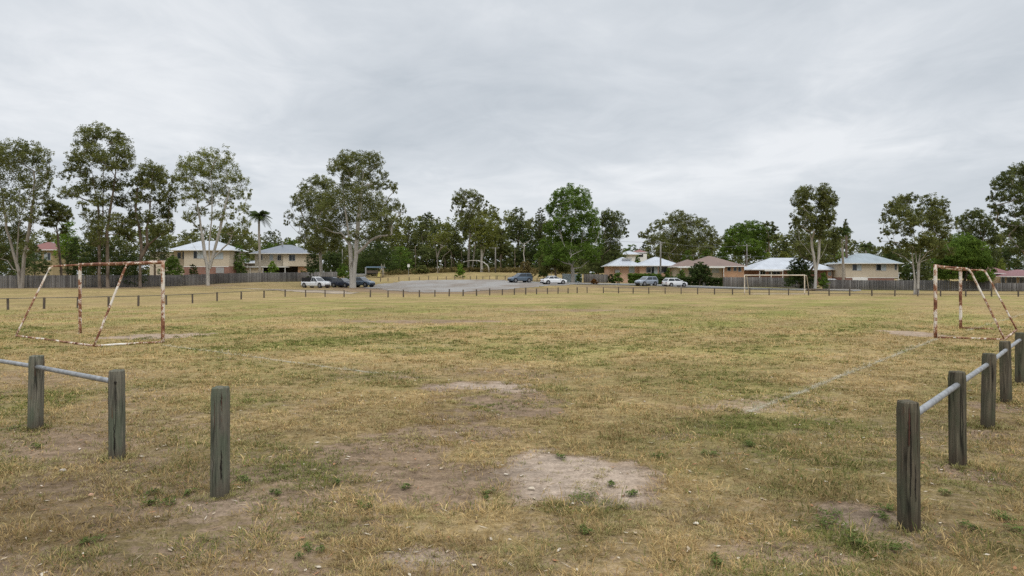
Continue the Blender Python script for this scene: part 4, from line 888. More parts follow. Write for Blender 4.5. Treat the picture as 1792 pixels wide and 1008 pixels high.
gum(245, 106, 'thin gum with a leaning fork, third tall tree from the left', [[(245, 503), (246, 460), (247, 425), (244, 400), (238, 370), (240, 330)], [(246, 452), (258, 430), (256, 400), (262, 370), (265, 330), (268, 300)]],
    [(262, 298, 22, 10), (280, 312, 18, 12), (245, 312, 15, 10), (262, 322, 18, 10), (295, 325, 12, 12), (235, 340, 12, 10), (250, 350, 14, 8), (280, 345, 16, 10), (300, 350, 12, 14), (232, 365, 12, 10), (290, 372, 18, 12), (265, 378, 16, 9), (240, 385, 20, 9), (300, 395, 12, 12), (280, 402, 18, 10), (228, 405, 10, 10)], 11000, 8, 'gum', 'barkbrown', seed=4, gap=.30)
gum(365, 123, 'white many-stemmed gum in front of the white-roofed house on the left', [[(364, 499), (362, 465), (356, 430), (352, 400), (345, 350), (338, 300)], [(366, 499), (366, 460), (366, 425), (370, 385), (372, 340), (368, 300)], [(367, 470), (375, 440), (385, 400), (395, 360), (405, 320)], [(365, 460), (380, 445), (400, 425), (412, 400)], [(362, 462), (345, 440), (338, 428)]],
    [(335, 285, 20, 12), (360, 278, 20, 11), (388, 280, 20, 13), (318, 300, 12, 14), (345, 302, 20, 12), (372, 305, 20, 12), (402, 305, 18, 14), (420, 320, 15, 11), (330, 322, 16, 10), (432, 338, 8, 8), (358, 328, 18, 9), (390, 330, 18, 11), (415, 342, 14, 9), (340, 345, 18, 9), (320, 350, 10, 9), (372, 350, 14, 8), (398, 355, 14, 9), (350, 368, 14, 8), (425, 365, 12, 8), (382, 380, 14, 8), (410, 378, 10, 8), (330, 380, 12, 9), (405, 402, 14, 8), (350, 400, 12, 7), (428, 398, 12, 12)], 15000, 9, 'gumolive', 'barkwhite', seed=5, gap=.34)
gum(617, 119, 'big white-trunked gum rising behind the parked cars, tallest in the centre left', [[(616, 504), (615, 465), (613, 430), (608, 395), (602, 350), (598, 300)], [(619, 504), (621, 465), (624, 430), (626, 395), (632, 340), (636, 300)], [(613, 424), (598, 408), (582, 394)], [(622, 445), (640, 430), (660, 415)], [(622, 430), (632, 412), (645, 400)]],
    [(590, 288, 17, 12), (608, 274, 18, 8), (635, 278, 24, 9), (655, 285, 18, 11), (582, 302, 9, 7), (615, 295, 22, 12), (640, 302, 22, 11), (668, 305, 10, 10), (605, 318, 16, 12), (632, 325, 22, 12), (660, 322, 14, 9), (682, 328, 12, 7), (690, 336, 6, 5), (590, 345, 24, 14), (620, 348, 24, 14), (655, 348, 20, 14), (680, 362, 16, 10), (695, 355, 8, 8), (704, 372, 6, 9), (570, 370, 20, 14), (605, 375, 26, 14), (640, 378, 26, 14), (670, 385, 20, 12), (700, 388, 7, 7), (585, 400, 22, 12), (655, 405, 24, 12), (620, 408, 18, 10), (680, 405, 12, 9), (560, 395, 14, 10)], 24000, 12, 'gum', 'barkwhite', seed=6, gap=.22)
gum(562, 130, 'gum with lower spreading crown left of the tallest centre-left gum', [[(562, 497), (562, 460), (560, 430), (550, 400), (545, 360)], [(561, 440), (572, 410), (575, 370)]],
    [(555, 318, 14, 9), (570, 325, 16, 10), (535, 328, 14, 9), (545, 342, 20, 10), (520, 345, 11, 8), (512, 358, 6, 6), (570, 348, 16, 12), (530, 362, 14, 9), (555, 368, 20, 11), (508, 378, 9, 7), (522, 388, 10, 7), (502, 390, 5, 6), (545, 390, 20, 12), (575, 390, 16, 12), (560, 415, 24, 12), (535, 412, 14, 9), (585, 425, 18, 12), (550, 435, 16, 8)], 14000, 7, 'gum', 'barkwhite', seed=7, gap=.22)
gum(820, 188, 'gum with high rounded crown standing above the centre woodland', [[(820, 474), (820, 445), (822, 420), (826, 395), (822, 360)], [(826, 475), (830, 440), (836, 400), (838, 365)]],
    [(805, 345, 12, 7), (822, 340, 13, 6), (838, 347, 9, 6), (798, 352, 8, 5), (850, 358, 6, 4), (812, 358, 12, 6), (830, 362, 12, 6), (790, 365, 5, 4), (845, 370, 7, 5), (822, 378, 16, 8), (805, 372, 8, 6), (815, 395, 14, 9), (835, 395, 14, 9)], 7500, 5, 'gum', 'bark', .45, .18, seed=8, gap=.3)
gum(843, 183, 'slim white-trunked gum at the front of the centre woodland', [[(843, 474), (843, 445), (842, 420), (838, 400), (840, 385)], [(843, 455), (850, 430), (854, 405)]],
    [(840, 388, 14, 8), (855, 395, 14, 9), (830, 402, 12, 8), (845, 410, 16, 9), (862, 412, 10, 8), (835, 420, 12, 7), (852, 425, 14, 8)], 5200, 5, 'gumolive', 'barkwhite', .42, .17, seed=9, gap=.15)
gum(766, 184, 'half-bare pale-branched tree at the front of the centre woodland', [[(766, 474), (765, 455), (763, 435), (757, 420)], [(767, 470), (776, 448), (788, 438)], [(765, 450), (772, 430), (776, 418)]],
    [(755, 415, 9, 6), (770, 412, 12, 6), (783, 420, 9, 6), (762, 424, 10, 5), (778, 432, 8, 5), (752, 428, 6, 5)], 1700, 5, 'gumolive', 'bark', .4, .16, seed=10, gap=.2, tipn=4)
gum(1002, 139, 'dense bright green gum with one pale trunk beside the white car', [[(1002, 494), (1002, 470), (1004, 450), (1000, 425), (1005, 390), (1008, 360)], [(1004, 462), (1016, 440), (1020, 405)], [(1001, 450), (985, 425), (978, 395)]],
    [(985, 340, 16, 8), (1005, 338, 16, 8), (1022, 345, 12, 10), (970, 352, 10, 7), (995, 355, 20, 10), (1020, 360, 18, 10), (965, 368, 12, 9), (990, 375, 18, 10), (1032, 378, 16, 12), (1010, 385, 18, 10), (975, 390, 16, 10), (1040, 398, 12, 12), (1000, 402, 20, 10), (962, 405, 12, 8), (1030, 415, 20, 11), (980, 420, 20, 10), (1005, 425, 16, 9), (1048, 425, 8, 12), (960, 430, 14, 10), (985, 440, 18, 10), (1025, 440, 22, 10), (965, 452, 18, 9), (1040, 452, 14, 9), (995, 455, 16, 8)], 22000, 10, 'green', 'barkwhite', .32, .19, seed=11, gap=.10)
gum(972, 150, 'low dark olive tree leaning left of the bright green gum', [[(972, 488), (972, 470), (968, 455)]], [(965, 440, 16, 9), (985, 432, 14, 8), (955, 455, 12, 8), (975, 460, 18, 9), (990, 470, 14, 8), (958, 470, 14, 8)], 6000, 5, 'gum', 'barkbrown', .34, .18, seed=12, gap=.1, sub=12)
gum(1068, 165, 'dark gum with a ragged crown immediately right of the bright green gum', [[(1066, 488), (1066, 450), (1068, 420), (1070, 390)]],
    [(1062, 376, 12, 7), (1078, 378, 12, 7), (1090, 388, 8, 6), (1055, 390, 10, 9), (1072, 395, 14, 9), (1092, 402, 8, 6), (1080, 412, 14, 8), (1098, 412, 5, 4), (1062, 415, 14, 10), (1075, 432, 16, 10), (1058, 440, 14, 10), (1085, 448, 12, 9), (1068, 462, 18, 9), (1052, 470, 14, 8)], 11000, 6, 'gumdark', 'barkbrown', .38, .17, seed=13, gap=.15)
gum(1185, 205, 'very wide grey-green gum behind the apricot brick house', [[(1185, 480), (1186, 450), (1180, 425), (1165, 405)], [(1187, 455), (1200, 425), (1215, 405)], [(1185, 450), (1190, 420), (1190, 395)]],
    [(1190, 378, 15, 7), (1172, 386, 14, 7), (1208, 386, 15, 7), (1228, 395, 12, 8), (1155, 396, 12, 7), (1185, 396, 16, 8), (1205, 402, 18, 9), (1240, 408, 12, 9), (1140, 402, 8, 6), (1128, 410, 10, 5), (1118, 412, 5, 4), (1160, 412, 18, 9), (1185, 416, 18, 9), (1225, 418, 18, 9), (1250, 422, 9, 7), (1140, 422, 10, 7), (1170, 430, 18, 9), (1205, 430, 18, 10), (1235, 435, 16, 8), (1190, 445, 24, 9), (1160, 445, 12, 8)], 16000, 8, 'gum', 'bark', .48, .2, seed=14, gap=.12)
gum(1308, 200, 'round-topped green tree behind the brown-roofed house', [[(1306, 480), (1306, 450), (1300, 425)], [(1307, 450), (1318, 425), (1325, 405)]],
    [(1295, 398, 14, 6), (1312, 394, 15, 6), (1330, 400, 14, 7), (1280, 406, 9, 6), (1300, 410, 18, 8), (1325, 414, 18, 8), (1276, 418, 10, 7), (1345, 412, 10, 7), (1290, 424, 16, 8), (1315, 428, 18, 8), (1340, 428, 14, 8), (1300, 440, 18, 8), (1328, 442, 18, 8), (1274, 436, 10, 8)], 11000, 6, 'green', 'barkbrown', .48, .24, seed=15, gap=.06)
gum(1348, 195, 'dark tufted gum leaning out beside the round-topped green tree', [[(1346, 480), (1346, 440), (1345, 410)]], [(1342, 393, 6, 3.5), (1351, 394, 5, 3), (1356, 403, 6, 3.5), (1350, 408, 5, 3), (1358, 416, 5, 3), (1346, 418, 6, 4)], 1500, 3, 'gumdark', 'barkbrown', .45, .18, seed=16, gap=.1)
gum(1426, 112, 'tall slender white gum with a split crown behind the far goal', [[(1426, 508), (1427, 480), (1424, 450), (1420, 420), (1414, 395), (1405, 350)], [(1427, 480), (1432, 450), (1434, 420), (1440, 385), (1445, 345)], [(1428, 465), (1440, 445), (1448, 428)], [(1424, 450), (1408, 430), (1398, 420)]],
    [(1405, 336, 14, 9), (1398, 350, 12, 9), (1418, 345, 10, 9), (1442, 335, 13, 9), (1455, 350, 12, 11), (1440, 358, 12, 9), (1410, 365, 14, 9), (1394, 378, 10, 8), (1388, 390, 6, 6), (1430, 378, 10, 9), (1452, 372, 12, 9), (1415, 385, 12, 8), (1400, 394, 12, 7), (1440, 392, 12, 8), (1422, 402, 12, 7), (1455, 390, 7, 7), (1435, 410, 10, 7)], 12500, 7, 'gum', 'barkwhite', seed=17, gap=.30)
gum(1412, 125, 'brownish spreading tree low behind the slender white gum', [[(1414, 500), (1412, 470), (1405, 445)], [(1414, 480), (1435, 450), (1450, 430)]], [(1395, 412, 14, 8), (1385, 422, 8, 6), (1412, 420, 14, 8), (1440, 412, 14, 9), (1460, 408, 12, 8), (1425, 432, 16, 8), (1450, 430, 16, 9), (1468, 425, 9, 8), (1400, 436, 14, 8), (1438, 448, 18, 8), (1410, 452, 12, 7), (1462, 446, 10, 8)], 9000, 5, 'gum', 'barkbrown', seed=18, gap=.25)
gum(1600, 84, 'medium gum with twin pale trunks and a broad crown behind the right goal', [[(1600, 517), (1601, 490), (1599, 465), (1596, 440), (1588, 420), (1575, 395)], [(1605, 518), (1607, 490), (1608, 460), (1612, 435), (1620, 410), (1632, 385)], [(1604, 460), (1602, 440), (1598, 400)]],
    [(1572, 354, 15, 8), (1590, 350, 14, 8), (1626, 352, 14, 8), (1645, 362, 13, 9), (1558, 368, 13, 9), (1580, 370, 18, 9), (1612, 366, 10, 7), (1632, 372, 16, 9), (1655, 380, 11, 9), (1550, 386, 10, 8), (1570, 388, 14, 9), (1598, 388, 18, 10), (1628, 392, 18, 9), (1665, 394, 8, 6), (1548, 408, 8, 6), (1540, 418, 5, 4), (1565, 405, 10, 8), (1590, 408, 12, 7), (1645, 405, 16, 9), (1618, 412, 14, 8), (1635, 425, 18, 8), (1580, 428, 12, 6), (1560, 425, 9, 5), (1655, 422, 10, 6), (1602, 438, 14, 7), (1575, 442, 12, 6), (1552, 436, 10, 6), (1630, 446, 16, 7), (1655, 440, 14, 7), (1612, 425, 14, 7)], 17000, 8, 'gum', 'barkwhite', .25, .10, seed=19, gap=.28)
gum(1700, 170, 'dark gum crown showing behind and right of the medium twin-trunked gum', [[(1706, 490), (1706, 450), (1700, 420)], [(1706, 460), (1720, 420), (1725, 400)]], [(1695, 380, 12, 7), (1712, 378, 12, 7), (1682, 392, 10, 8), (1702, 395, 14, 8), (1725, 390, 12, 8), (1718, 405, 14, 8), (1738, 402, 9, 7), (1690, 410, 12, 8), (1708, 420, 14, 8), (1735, 420, 12, 8), (1690, 430, 12, 8)], 9000, 6, 'gumdark', 'barkbrown', .4, .18, seed=20, gap=.22)
gum(1806, 118, 'large dark gum cut off by the right edge of the photo', [[(1806, 510), (1804, 470), (1800, 420), (1796, 360), (1790, 320)], [(1803, 440), (1785, 400), (1765, 350)], [(1801, 420), (1820, 380), (1830, 340)]],
    [(1765, 305, 14, 8), (1785, 300, 16, 9), (1810, 300, 20, 12), (1748, 320, 14, 9), (1770, 325, 16, 9), (1740, 338, 9, 8), (1795, 325, 18, 12), (1760, 345, 14, 8), (1738, 358, 10, 8), (1785, 348, 14, 9), (1750, 368, 14, 8), (1778, 372, 14, 9), (1805, 365, 18, 12), (1760, 388, 14, 8), (1790, 395, 16, 10), (1745, 385, 8, 6), (1775, 410, 18, 10), (1805, 420, 18, 12), (1788, 435, 20, 10), (1830, 340, 20, 20), (1840, 390, 22, 22)], 18000, 10, 'gumdark', 'bark', .34, .15, seed=21, gap=.22)
gum(1682, 113, 'dense dark green domed tree overhanging the fence right of the right goal', [[(1682, 508), (1682, 485), (1675, 460)], [(1682, 490), (1695, 465), (1700, 445)]],
    [(1680, 425, 18, 9), (1698, 428, 16, 9), (1662, 436, 16, 10), (1712, 440, 14, 10), (1682, 442, 24, 12), (1650, 452, 14, 10), (1725, 455, 12, 10), (1700, 456, 20, 11), (1668, 460, 20, 11), (1648, 472, 14, 10), (1730, 472, 10, 10), (1690, 474, 24, 11), (1662, 482, 16, 8), (1715, 484, 16, 8)], 22000, 9, 'green', 'barkbrown', .26, .16, seed=22, gap=.0, fill=True)

# --- bushes, hedges and the trees behind, each by its own proportions
def bushy(px, ytop, wpx, d, mat, label, seed, n=3500, name='tree', base_y=None, cat='tree', tw=None, L_=None, W_=None, crown_low=.28, ragged=.35, flat=1.0, group=None, bark='barkbrown', gap=.08):
    """a tree or bush given by its top, width and distance; crown_low: height of its skirt as a share"""
    rn = random.Random(seed * 7 + 1); ft = at(px, d); H = zat(ytop, d) - ft.z; W = wpx * d / F; root = empty(name, ft, label=label, cat=cat, group=group)
    bl = []; tips = []; k = 11 if W > 4 else 7; lo = H * crown_low
    for i in range(k * 2):
        t = i / (k * 2 - 1); z = lo + (H - lo) * (.12 + .80 * t); prof = math.sin(pi * min(1, .30 + .62 * t)) ** .7 * (1 - .25 * t); a = i * 2.4 + rn.random(); rr = W / 2 * prof * rn.uniform(.45, .8)
        r = W * rn.uniform(.13, .2) * (1.25 - ragged * t); rz = min(r * rn.uniform(.55, .8) * flat, (H - lo) * .35); zz = min(z, H - rz * .9); bl.append((rr * math.cos(a), rr * math.sin(a) * .8, zz, r, r, rz)); tips.append(Vector((rr * math.cos(a) * .9, rr * math.sin(a) * .7, zz)))
    bl.append((0, 0, lo + (H - lo) * .45, W * .30, W * .28, (H - lo) * .38)); bl.append((0, 0, H - W * .12, W * .17, W * .17, W * .12))
    tw = tw or max(.06, H * .018); s = d / F; L_ = L_ or max(.12, 3.0 * s * .9); W_ = W_ or L_ * .45
    if lo > .4: st = [[Vector((0, 0, 0)), Vector((rn.uniform(-.2, .2), 0, lo * .6)), Vector((rn.uniform(-.5, .5), 0, lo + (H - lo) * .35)), Vector((rn.uniform(-.6, .6), 0, lo + (H - lo) * .6))]]
    else: st = [[Vector((0, 0, 0)), Vector((0, 0, H * .45))]]
    skeleton(st, tips, tw, seed, seg=max(.4, H / 9), twig=max(.012, tw * .15), wig=.08).build('trunk', M[bark], root, smooth=True)
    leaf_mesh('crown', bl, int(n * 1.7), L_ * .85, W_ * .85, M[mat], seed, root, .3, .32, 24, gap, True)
    return root
B = bushy
B(20, 392, 100, 124, 'dark', 'dark tree filling the space behind the leftmost gum trunks', 31, 7000, crown_low=.1)
B(-55, 380, 110, 120, 'dark', 'dark tree at the left edge beyond the leftmost gum', 32, 5000, crown_low=.1)
B(60, 425, 56, 138, 'dark', 'dark leafy tree half hiding the red-roofed house at far left', 104, 4500, crown_low=.2)
B(118, 385, 56, 126, 'bright', 'bright green bushy tree right of the red-roofed house on the left', 33, 5000, crown_low=.35)
B(132, 415, 60, 121, 'dark', 'dark shrubby tree below the bright green bushy tree', 34, 5000, crown_low=.05)
B(172, 392, 74, 118, 'dark', 'dark tree behind the twin trunks of the tallest left gum', 35, 7000, crown_low=.1)
B(216, 398, 66, 121, 'gumdark', 'dark tree between the tallest left gum and the thin leaning gum', 36, 6000, crown_low=.1)
B(272, 392, 62, 139, 'gumdark', 'dark green tree just left of the white-roofed two-storey house', 37, 6000, crown_low=.22)
B(225, 446, 70, 113, 'dark', 'low dark shrub over the board fence behind the thin leaning gum', 38, 4500, 'shrub', cat='shrub', crown_low=.0, gap=0)
B(302, 448, 52, 120, 'green', 'rounded green shrub at the left corner of the white-roofed two-storey house', 39, 5500, 'shrub', cat='shrub', crown_low=.0, gap=0)
B(338, 462, 24, 133, 'dark', 'small dark shrub against the brick base of the white-roofed two-storey house', 40, 1200, 'shrub', cat='shrub', crown_low=.0)
B(330, 400, 70, 185, 'gum', 'gum crown showing over the white roof on the left', 41, 4500)
B(398, 392, 64, 190, 'gumdark', 'dark gum behind the white many-stemmed gum', 42, 4500)
B(428, 402, 44, 178, 'gum', 'narrow gum between the white-roofed house and the tall palm', 43, 3500)
B(418, 428, 40, 162, 'green', 'leafy green tree beside the low white carport roof', 44, 2500, crown_low=.15)
B(478, 402, 58, 215, 'gumdark', 'dark spreading tree behind the tall palm', 45, 3500)
B(508, 418, 50, 225, 'green', 'green tree above the right end of the grey roof', 46, 3000)
B(472, 424, 52, 200, 'green', 'green tree above the left end of the grey roof', 47, 3000)
B(420, 462, 26, 152, 'dark', 'dark bush between the two two-storey houses on the left', 48, 1200, 'shrub', cat='shrub', crown_low=0)
B(477, 457, 24, 147, 'bright', 'small light green garden tree in front of the grey-roofed house', 49, 1200, 'shrub', cat='shrub', crown_low=.35)
B(548, 440, 40, 150, 'dark', 'dark leafy tree at the right end of the grey-roofed house', 50, 3500, crown_low=.05)
B(583, 440, 60, 155, 'dark', 'dark dense bush behind the gap between the two centre-left gums', 51, 5000, 'shrub', cat='shrub', crown_low=.05)
B(545, 470, 34, 146, 'dark', 'low dark shrub over the fence by the orange wall corner', 52, 1800, 'shrub', cat='shrub', crown_low=0)
B(600, 462, 34, 150, 'green', 'green shrub behind the navy car', 53, 2000, 'shrub', cat='shrub', crown_low=0)
B(660, 420, 80, 176, 'dark', 'dark tree behind the right branches of the tallest centre-left gum', 54, 6500, crown_low=.12)
B(628, 416, 70, 196, 'gum', 'mid-green tree filling the gap behind the tallest centre-left trunk', 105, 4500, crown_low=.05)
B(590, 405, 50, 205, 'gumdark', 'dark tree behind and between the two centre-left gums', 106, 3500, crown_low=.05)
B(640, 456, 60, 182, 'dark', 'dark shrub mass behind the playground', 107, 4500, 'shrub', cat='shrub', crown_low=0)
B(1490, 448, 50, 178, 'gum', 'grey-green tree behind the left end of the pale blue roof', 108, 3000, crown_low=.1)
B(1588, 462, 30, 138, 'dark', 'dark shrub at the right end of the cream two-storey house', 109, 2500, 'shrub', cat='shrub', crown_low=0)
B(694, 392, 44, 200, 'gumolive', 'olive gum crown at the left end of the centre woodland', 55, 4000)
B(715, 380, 30, 205, 'gum', 'narrow gum left of the flat-topped gum in the woodland', 56, 2600)
B(748, 371, 58, 215, 'gumdark', 'flat-topped dark gum on the woodland skyline', 57, 4500, flat=.6, crown_low=.45, gap=.2)
B(738, 392, 54, 205, 'gum', 'middle-height gum below the flat-topped gum', 58, 4500)
B(778, 388, 50, 202, 'gumolive', 'yellowish-green gum left of the high rounded gum', 59, 4500)
B(795, 405, 52, 196, 'gum', 'mid-green gum in front of the yellowish-green one', 60, 4500)
B(868, 372, 44, 200, 'gumolive', 'brownish-green gum right of the high rounded gum', 61, 4500)
B(876, 398, 46, 192, 'gum', 'gum with a layered crown above the blue-grey car', 62, 4500)
B(906, 361, 48, 205, 'gumdark', 'tall dark gum left of the dead white-forked pole', 63, 5000, gap=.2, crown_low=.4)
B(945, 363, 34, 200, 'gumdark', 'narrow dark gum between the tall dark gum and the bright green gum', 64, 3800, gap=.2, crown_low=.4)
B(925, 400, 62, 200, 'dark', 'dark low tree behind the dead white-forked pole', 65, 5000, crown_low=.1)
B(950, 415, 40, 176, 'green', 'green tree touching the left side of the bright green gum', 66, 3500, crown_low=.2)
B(700, 430, 60, 188, 'green', 'green undergrowth tree right of the playground', 67, 3500, crown_low=.05)
B(805, 462, 20, 165, 'bright', 'small round bright green bush behind the gravel lot', 68, 1800, 'shrub', cat='shrub', crown_low=0, gap=0)
B(920, 457, 36, 160, 'tan', 'tan and olive bush behind the blue-grey car', 69, 2800, 'shrub', cat='shrub', crown_low=0)
B(952, 462, 26, 165, 'dark', 'dark bush between the tan bush and the white sign', 70, 2000, 'shrub', cat='shrub', crown_low=0)
B(738, 464, 34, 180, 'gum', 'low olive bush at the wood edge right of the playground', 71, 1800, 'shrub', cat='shrub', crown_low=0)
B(1040, 488, 15, 133, 'redleaf', 'heap of russet dead branches at the roadside', 72, 900, 'shrub', cat='shrub', crown_low=0)
B(1037, 476, 18, 150, 'green', 'green bush on the brown board fence near the russet heap', 73, 1000, 'shrub', cat='shrub', crown_low=0)
B(1013, 478, 14, 145, 'green', 'small green bush at the pale blue sheet fence', 74, 700, 'shrub', cat='shrub', crown_low=0)
B(1045, 435, 40, 172, 'gumdark', 'dark tree behind the left end of the apricot brick house', 75, 3500, crown_low=.1)
B(1088, 446, 26, 178, 'dark', 'dark bush at the back of the apricot brick house', 76, 1600, crown_low=.1)
B(1105, 428, 44, 250, 'green', 'green tree behind the distant white house', 77, 2200)
B(1128, 424, 30, 255, 'gumdark', 'dark little tree right of the distant white house', 78, 1500)
B(1116, 446, 18, 190, 'green', 'rounded green bush between the apricot house and the distant white house', 79, 1000, 'shrub', cat='shrub', crown_low=.3)
B(1080, 477, 26, 143, 'green', 'garden shrub at the left corner of the apricot brick house', 80, 1600, 'shrub', cat='shrub', crown_low=0)
B(1069, 479, 16, 143, 'dark', 'smaller dark shrub beside the garden shrub of the apricot house', 81, 900, 'shrub', cat='shrub', crown_low=0)
B(1170, 468, 20, 143, 'green', 'flowering shrub behind the power pole', 82, 1400, 'shrub', cat='shrub', crown_low=0)
B(1192, 472, 28, 142, 'green', 'clipped green shrub left of the ball-shaped tree', 83, 1800, 'shrub', cat='shrub', crown_low=0)
B(1203, 438, 30, 195, 'green', 'pointed green tree rising behind the brown roof', 84, 1800)
B(1236, 436, 40, 200, 'green', 'green tree behind the peak of the brown roof', 85, 2500)
B(1225, 459, 46, 133, 'dark', 'ball-shaped dark green tree in front of the brown-roofed house', 86, 6500, crown_low=.16, gap=0)
B(1264, 432, 34, 215, 'green', 'green tree right of the wide grey-green gum', 87, 2200)
B(1345, 441, 20, 165, 'lime', 'small yellow-green tree beside the white roof', 88, 1300, crown_low=.35)
B(1372, 413, 36, 205, 'gumdark', 'dark conifer-like tree left of the slender white gum', 89, 3200)
B(1372, 440, 40, 180, 'gumolive', 'pale olive tree over the ridge of the white roof', 90, 2800)
B(1398, 450, 58, 124, 'dark', 'large dark shrub hiding the right half of the white-roofed house', 91, 7500, 'shrub', cat='shrub', crown_low=0, gap=0)
B(1440, 476, 26, 121, 'green', 'bright green shrub right of the slender white gum', 92, 2200, 'shrub', cat='shrub', crown_low=0, gap=0)
B(1470, 440, 34, 182, 'bright', 'bright green tree left of the cream two-storey house', 93, 2200)
B(1520, 425, 60, 205, 'gumdark', 'dark tree with ragged top behind the cream two-storey house', 94, 3500)
B(1560, 432, 54, 190, 'dark', 'dark tree at the right end of the pale blue roof', 95, 3500)
B(1610, 440, 64, 140, 'gumdark', 'dark tree behind the trunks of the medium twin-trunked gum', 96, 5500, crown_low=.05)
B(1645, 430, 50, 150, 'green', 'green tree left of and behind the dense domed tree', 97, 4000, crown_low=.05)
B(1735, 430, 60, 165, 'gumdark', 'dark tree behind the dense domed tree, left of the red roof', 98, 4500)
B(1762, 432, 70, 170, 'dark', 'dark tree above the red roof at the right edge', 99, 5000)
B(1752, 453, 20, 148, 'lime', 'small lime green bush above the red roof', 101, 1200, 'shrub', cat='shrub', crown_low=.3)
B(1850, 420, 90, 160, 'dark', 'dark tree beyond the right edge', 102, 4000)

# clipped hedges
def hedge(pts, h, dep, label, seed, mat='dark', n=5000):
    root = empty('hedge', at(*pts[0]), label=label, cat='hedge'); o0 = at(*pts[0]); bl = []; W = [at(a, d) for a, d in pts]
    for a, b in zip(W[:-1], W[1:]):
        k = max(2, int((b - a).length / .8))
        for i in range(k + 1):
            p = a.lerp(b, i / k) - o0
            for z in (.25, .6, .88): bl.append((p.x, p.y, p.z + h * z - .08, .55, dep / 2, h * .2))
    leaf_mesh('foliage', bl, n * 4, .17, .12, M[mat], seed, root, 0, .4, 12, -1, True)
    m = MB()
    for a, b in zip(W[:-1], W[1:]):
        k = max(2, int((b - a).length / 1.2))
        for i in range(k): p = a.lerp(b, i / k) - o0; m.tube([p, p + Vector((.1, 0, h * .8))], [.04, .015], 5)
    m.build('stems', M['barkbrown'], root)
hedge([(1104, 143), (1152, 142)], 1.95, 1.3, 'tall clipped hedge before the apricot brick house', 1, 'green', 8000)
hedge([(1158, 138.5), (1200, 137), (1262, 134)], 1.55, 1.2, 'long low dark hedge along the road verge before the brown-roofed house', 2, 'dark', 9000)

# far-off wood: reads as one mass behind everything
def forest():
    rn = random.Random(5); bl = []
    for px in range(-260, 2060, 9):
        for k in range(2):
            d = rn.uniform(235, 262); x = WX(px + rn.uniform(-6, 6), d); yt = 428 + 10 * math.sin(px * .013) + 8 * math.sin(px * .041 + 1) + rn.uniform(-5, 6)
            if 640 < px < 980: yt -= 34
            if px < 300: yt -= 10
            if 1090 < px < 1140: yt = 446
            g = g1(x, d); top = zat(yt, d)
            for z in np.linspace(g + 1, top, 4): bl.append((x, d, float(z), 2.6, 3.0, 2.6))
    tag(leaf_mesh('distant_wood', bl, 90000, .8, .45, M['gum'], 9, None, .2, .45, 24, .0, True), 'far-off belt of dark trees closing the view behind houses and woodland', 'woodland', kind='stuff')
forest()
def undergrowth():
    rn = random.Random(6); bl = []
    for px in range(640, 1060, 5):
        for k in range(3):
            d = rn.uniform(192, 215); x = WX(px, d); g = g1(x, d); bl.append((x, d, g + rn.uniform(.8, 6.5), 2.0, 2.5, 1.6))
    tag(leaf_mesh('undergrowth', bl, 26000, .7, .38, M['gumdark'], 19, None, .2, .45, 20, .1, True), 'dark scrub between the trunks of the centre woodland', 'scrub', kind='stuff')
    bl = []
    for px in range(680, 1000, 3):
        for k in range(2):
            d = rn.uniform(183, 190); x = WX(px, d); g = g1(x, d); bl.append((x, d, g + rn.uniform(.2, .9), .9, 1.2, .5))
    tag(leaf_mesh('dry_grass', bl, 16000, .65, .14, M['tan'], 29, None, -1.2, .5, 12, .1, True), 'tall brown dry grass along the edge of the centre woodland', 'dry grass', kind='stuff')
undergrowth()
# bare trunks inside the wood
def bare(px, d, ytop, wpx, label, name='bare_trunk', forks=(), bark='bark', cat='tree trunk'):
    ft = at(px, d); top = zat(ytop, d) - ft.z; r = wpx * d / F / 2; m = MB(); n = 6; rn = random.Random(px)
    m.tube([Vector((rn.uniform(-.03, .03) * i, 0, -.2 + (top + .2) * i / n)) for i in range(n + 1)], [r * (1.1 - .5 * i / n) for i in range(n + 1)], 8)
    for (fx, fy, sy) in forks:
        a = Vector((0, 0, zat(sy, d) - ft.z)); b = Vector(((fx - px) * d / F, 0, zat(fy, d) - ft.z)); mid = a.lerp(b, .5) + Vector((0, 0, -.25)); m.tube([a, mid, b], [r * .6, r * .5, r * .25], 6)
    return tag(m.build(name, M[bark], smooth=True, loc=ft), label, cat)
bare(917, 172, 425, 2, 'dead pale pole-like tree with two forked white branches, above the blue-grey car', 'dead_tree', [(908, 420, 428), (930, 418, 427), (911, 430, 432), (924, 422, 426)], 'barkwhite', 'dead tree')
for px, d, yt, wd, lb in ((808, 186, 440, 1.6, 'thin bare trunk left of the high rounded gum'), (727, 190, 430, 2, 'thin grey trunk left of the half-bare pale tree'), (901, 186, 436, 2, 'thin grey trunk left of the dead forked tree'), (944, 178, 440, 2.4, 'thin pale trunk right of the dead forked tree'), (876, 188, 445, 2, 'thin trunk under the layered gum crown'), (790, 188, 440, 2, 'thin brown trunk right of the half-bare pale tree')):
    bare(px, d, yt, wd * .8, lb, bark='barkbrown')
m = MB(); p = [(812, 458, 180), (822, 456, 180), (835, 456, 179), (846, 459, 178), (853, 464, 177), (855, 468, 177)]
m.tube([Vector((WX(a, c), c, zat(b, c))) for a, b, c in p] + [at(855.5, 177)], [.06, .09, .11, .12, .13, .14, .14], 7); tag(m.build('fallen_branch', M['barkwhite'], smooth=True), 'arched pale fallen branch at the foot of the slim white-trunked gum', 'branch')

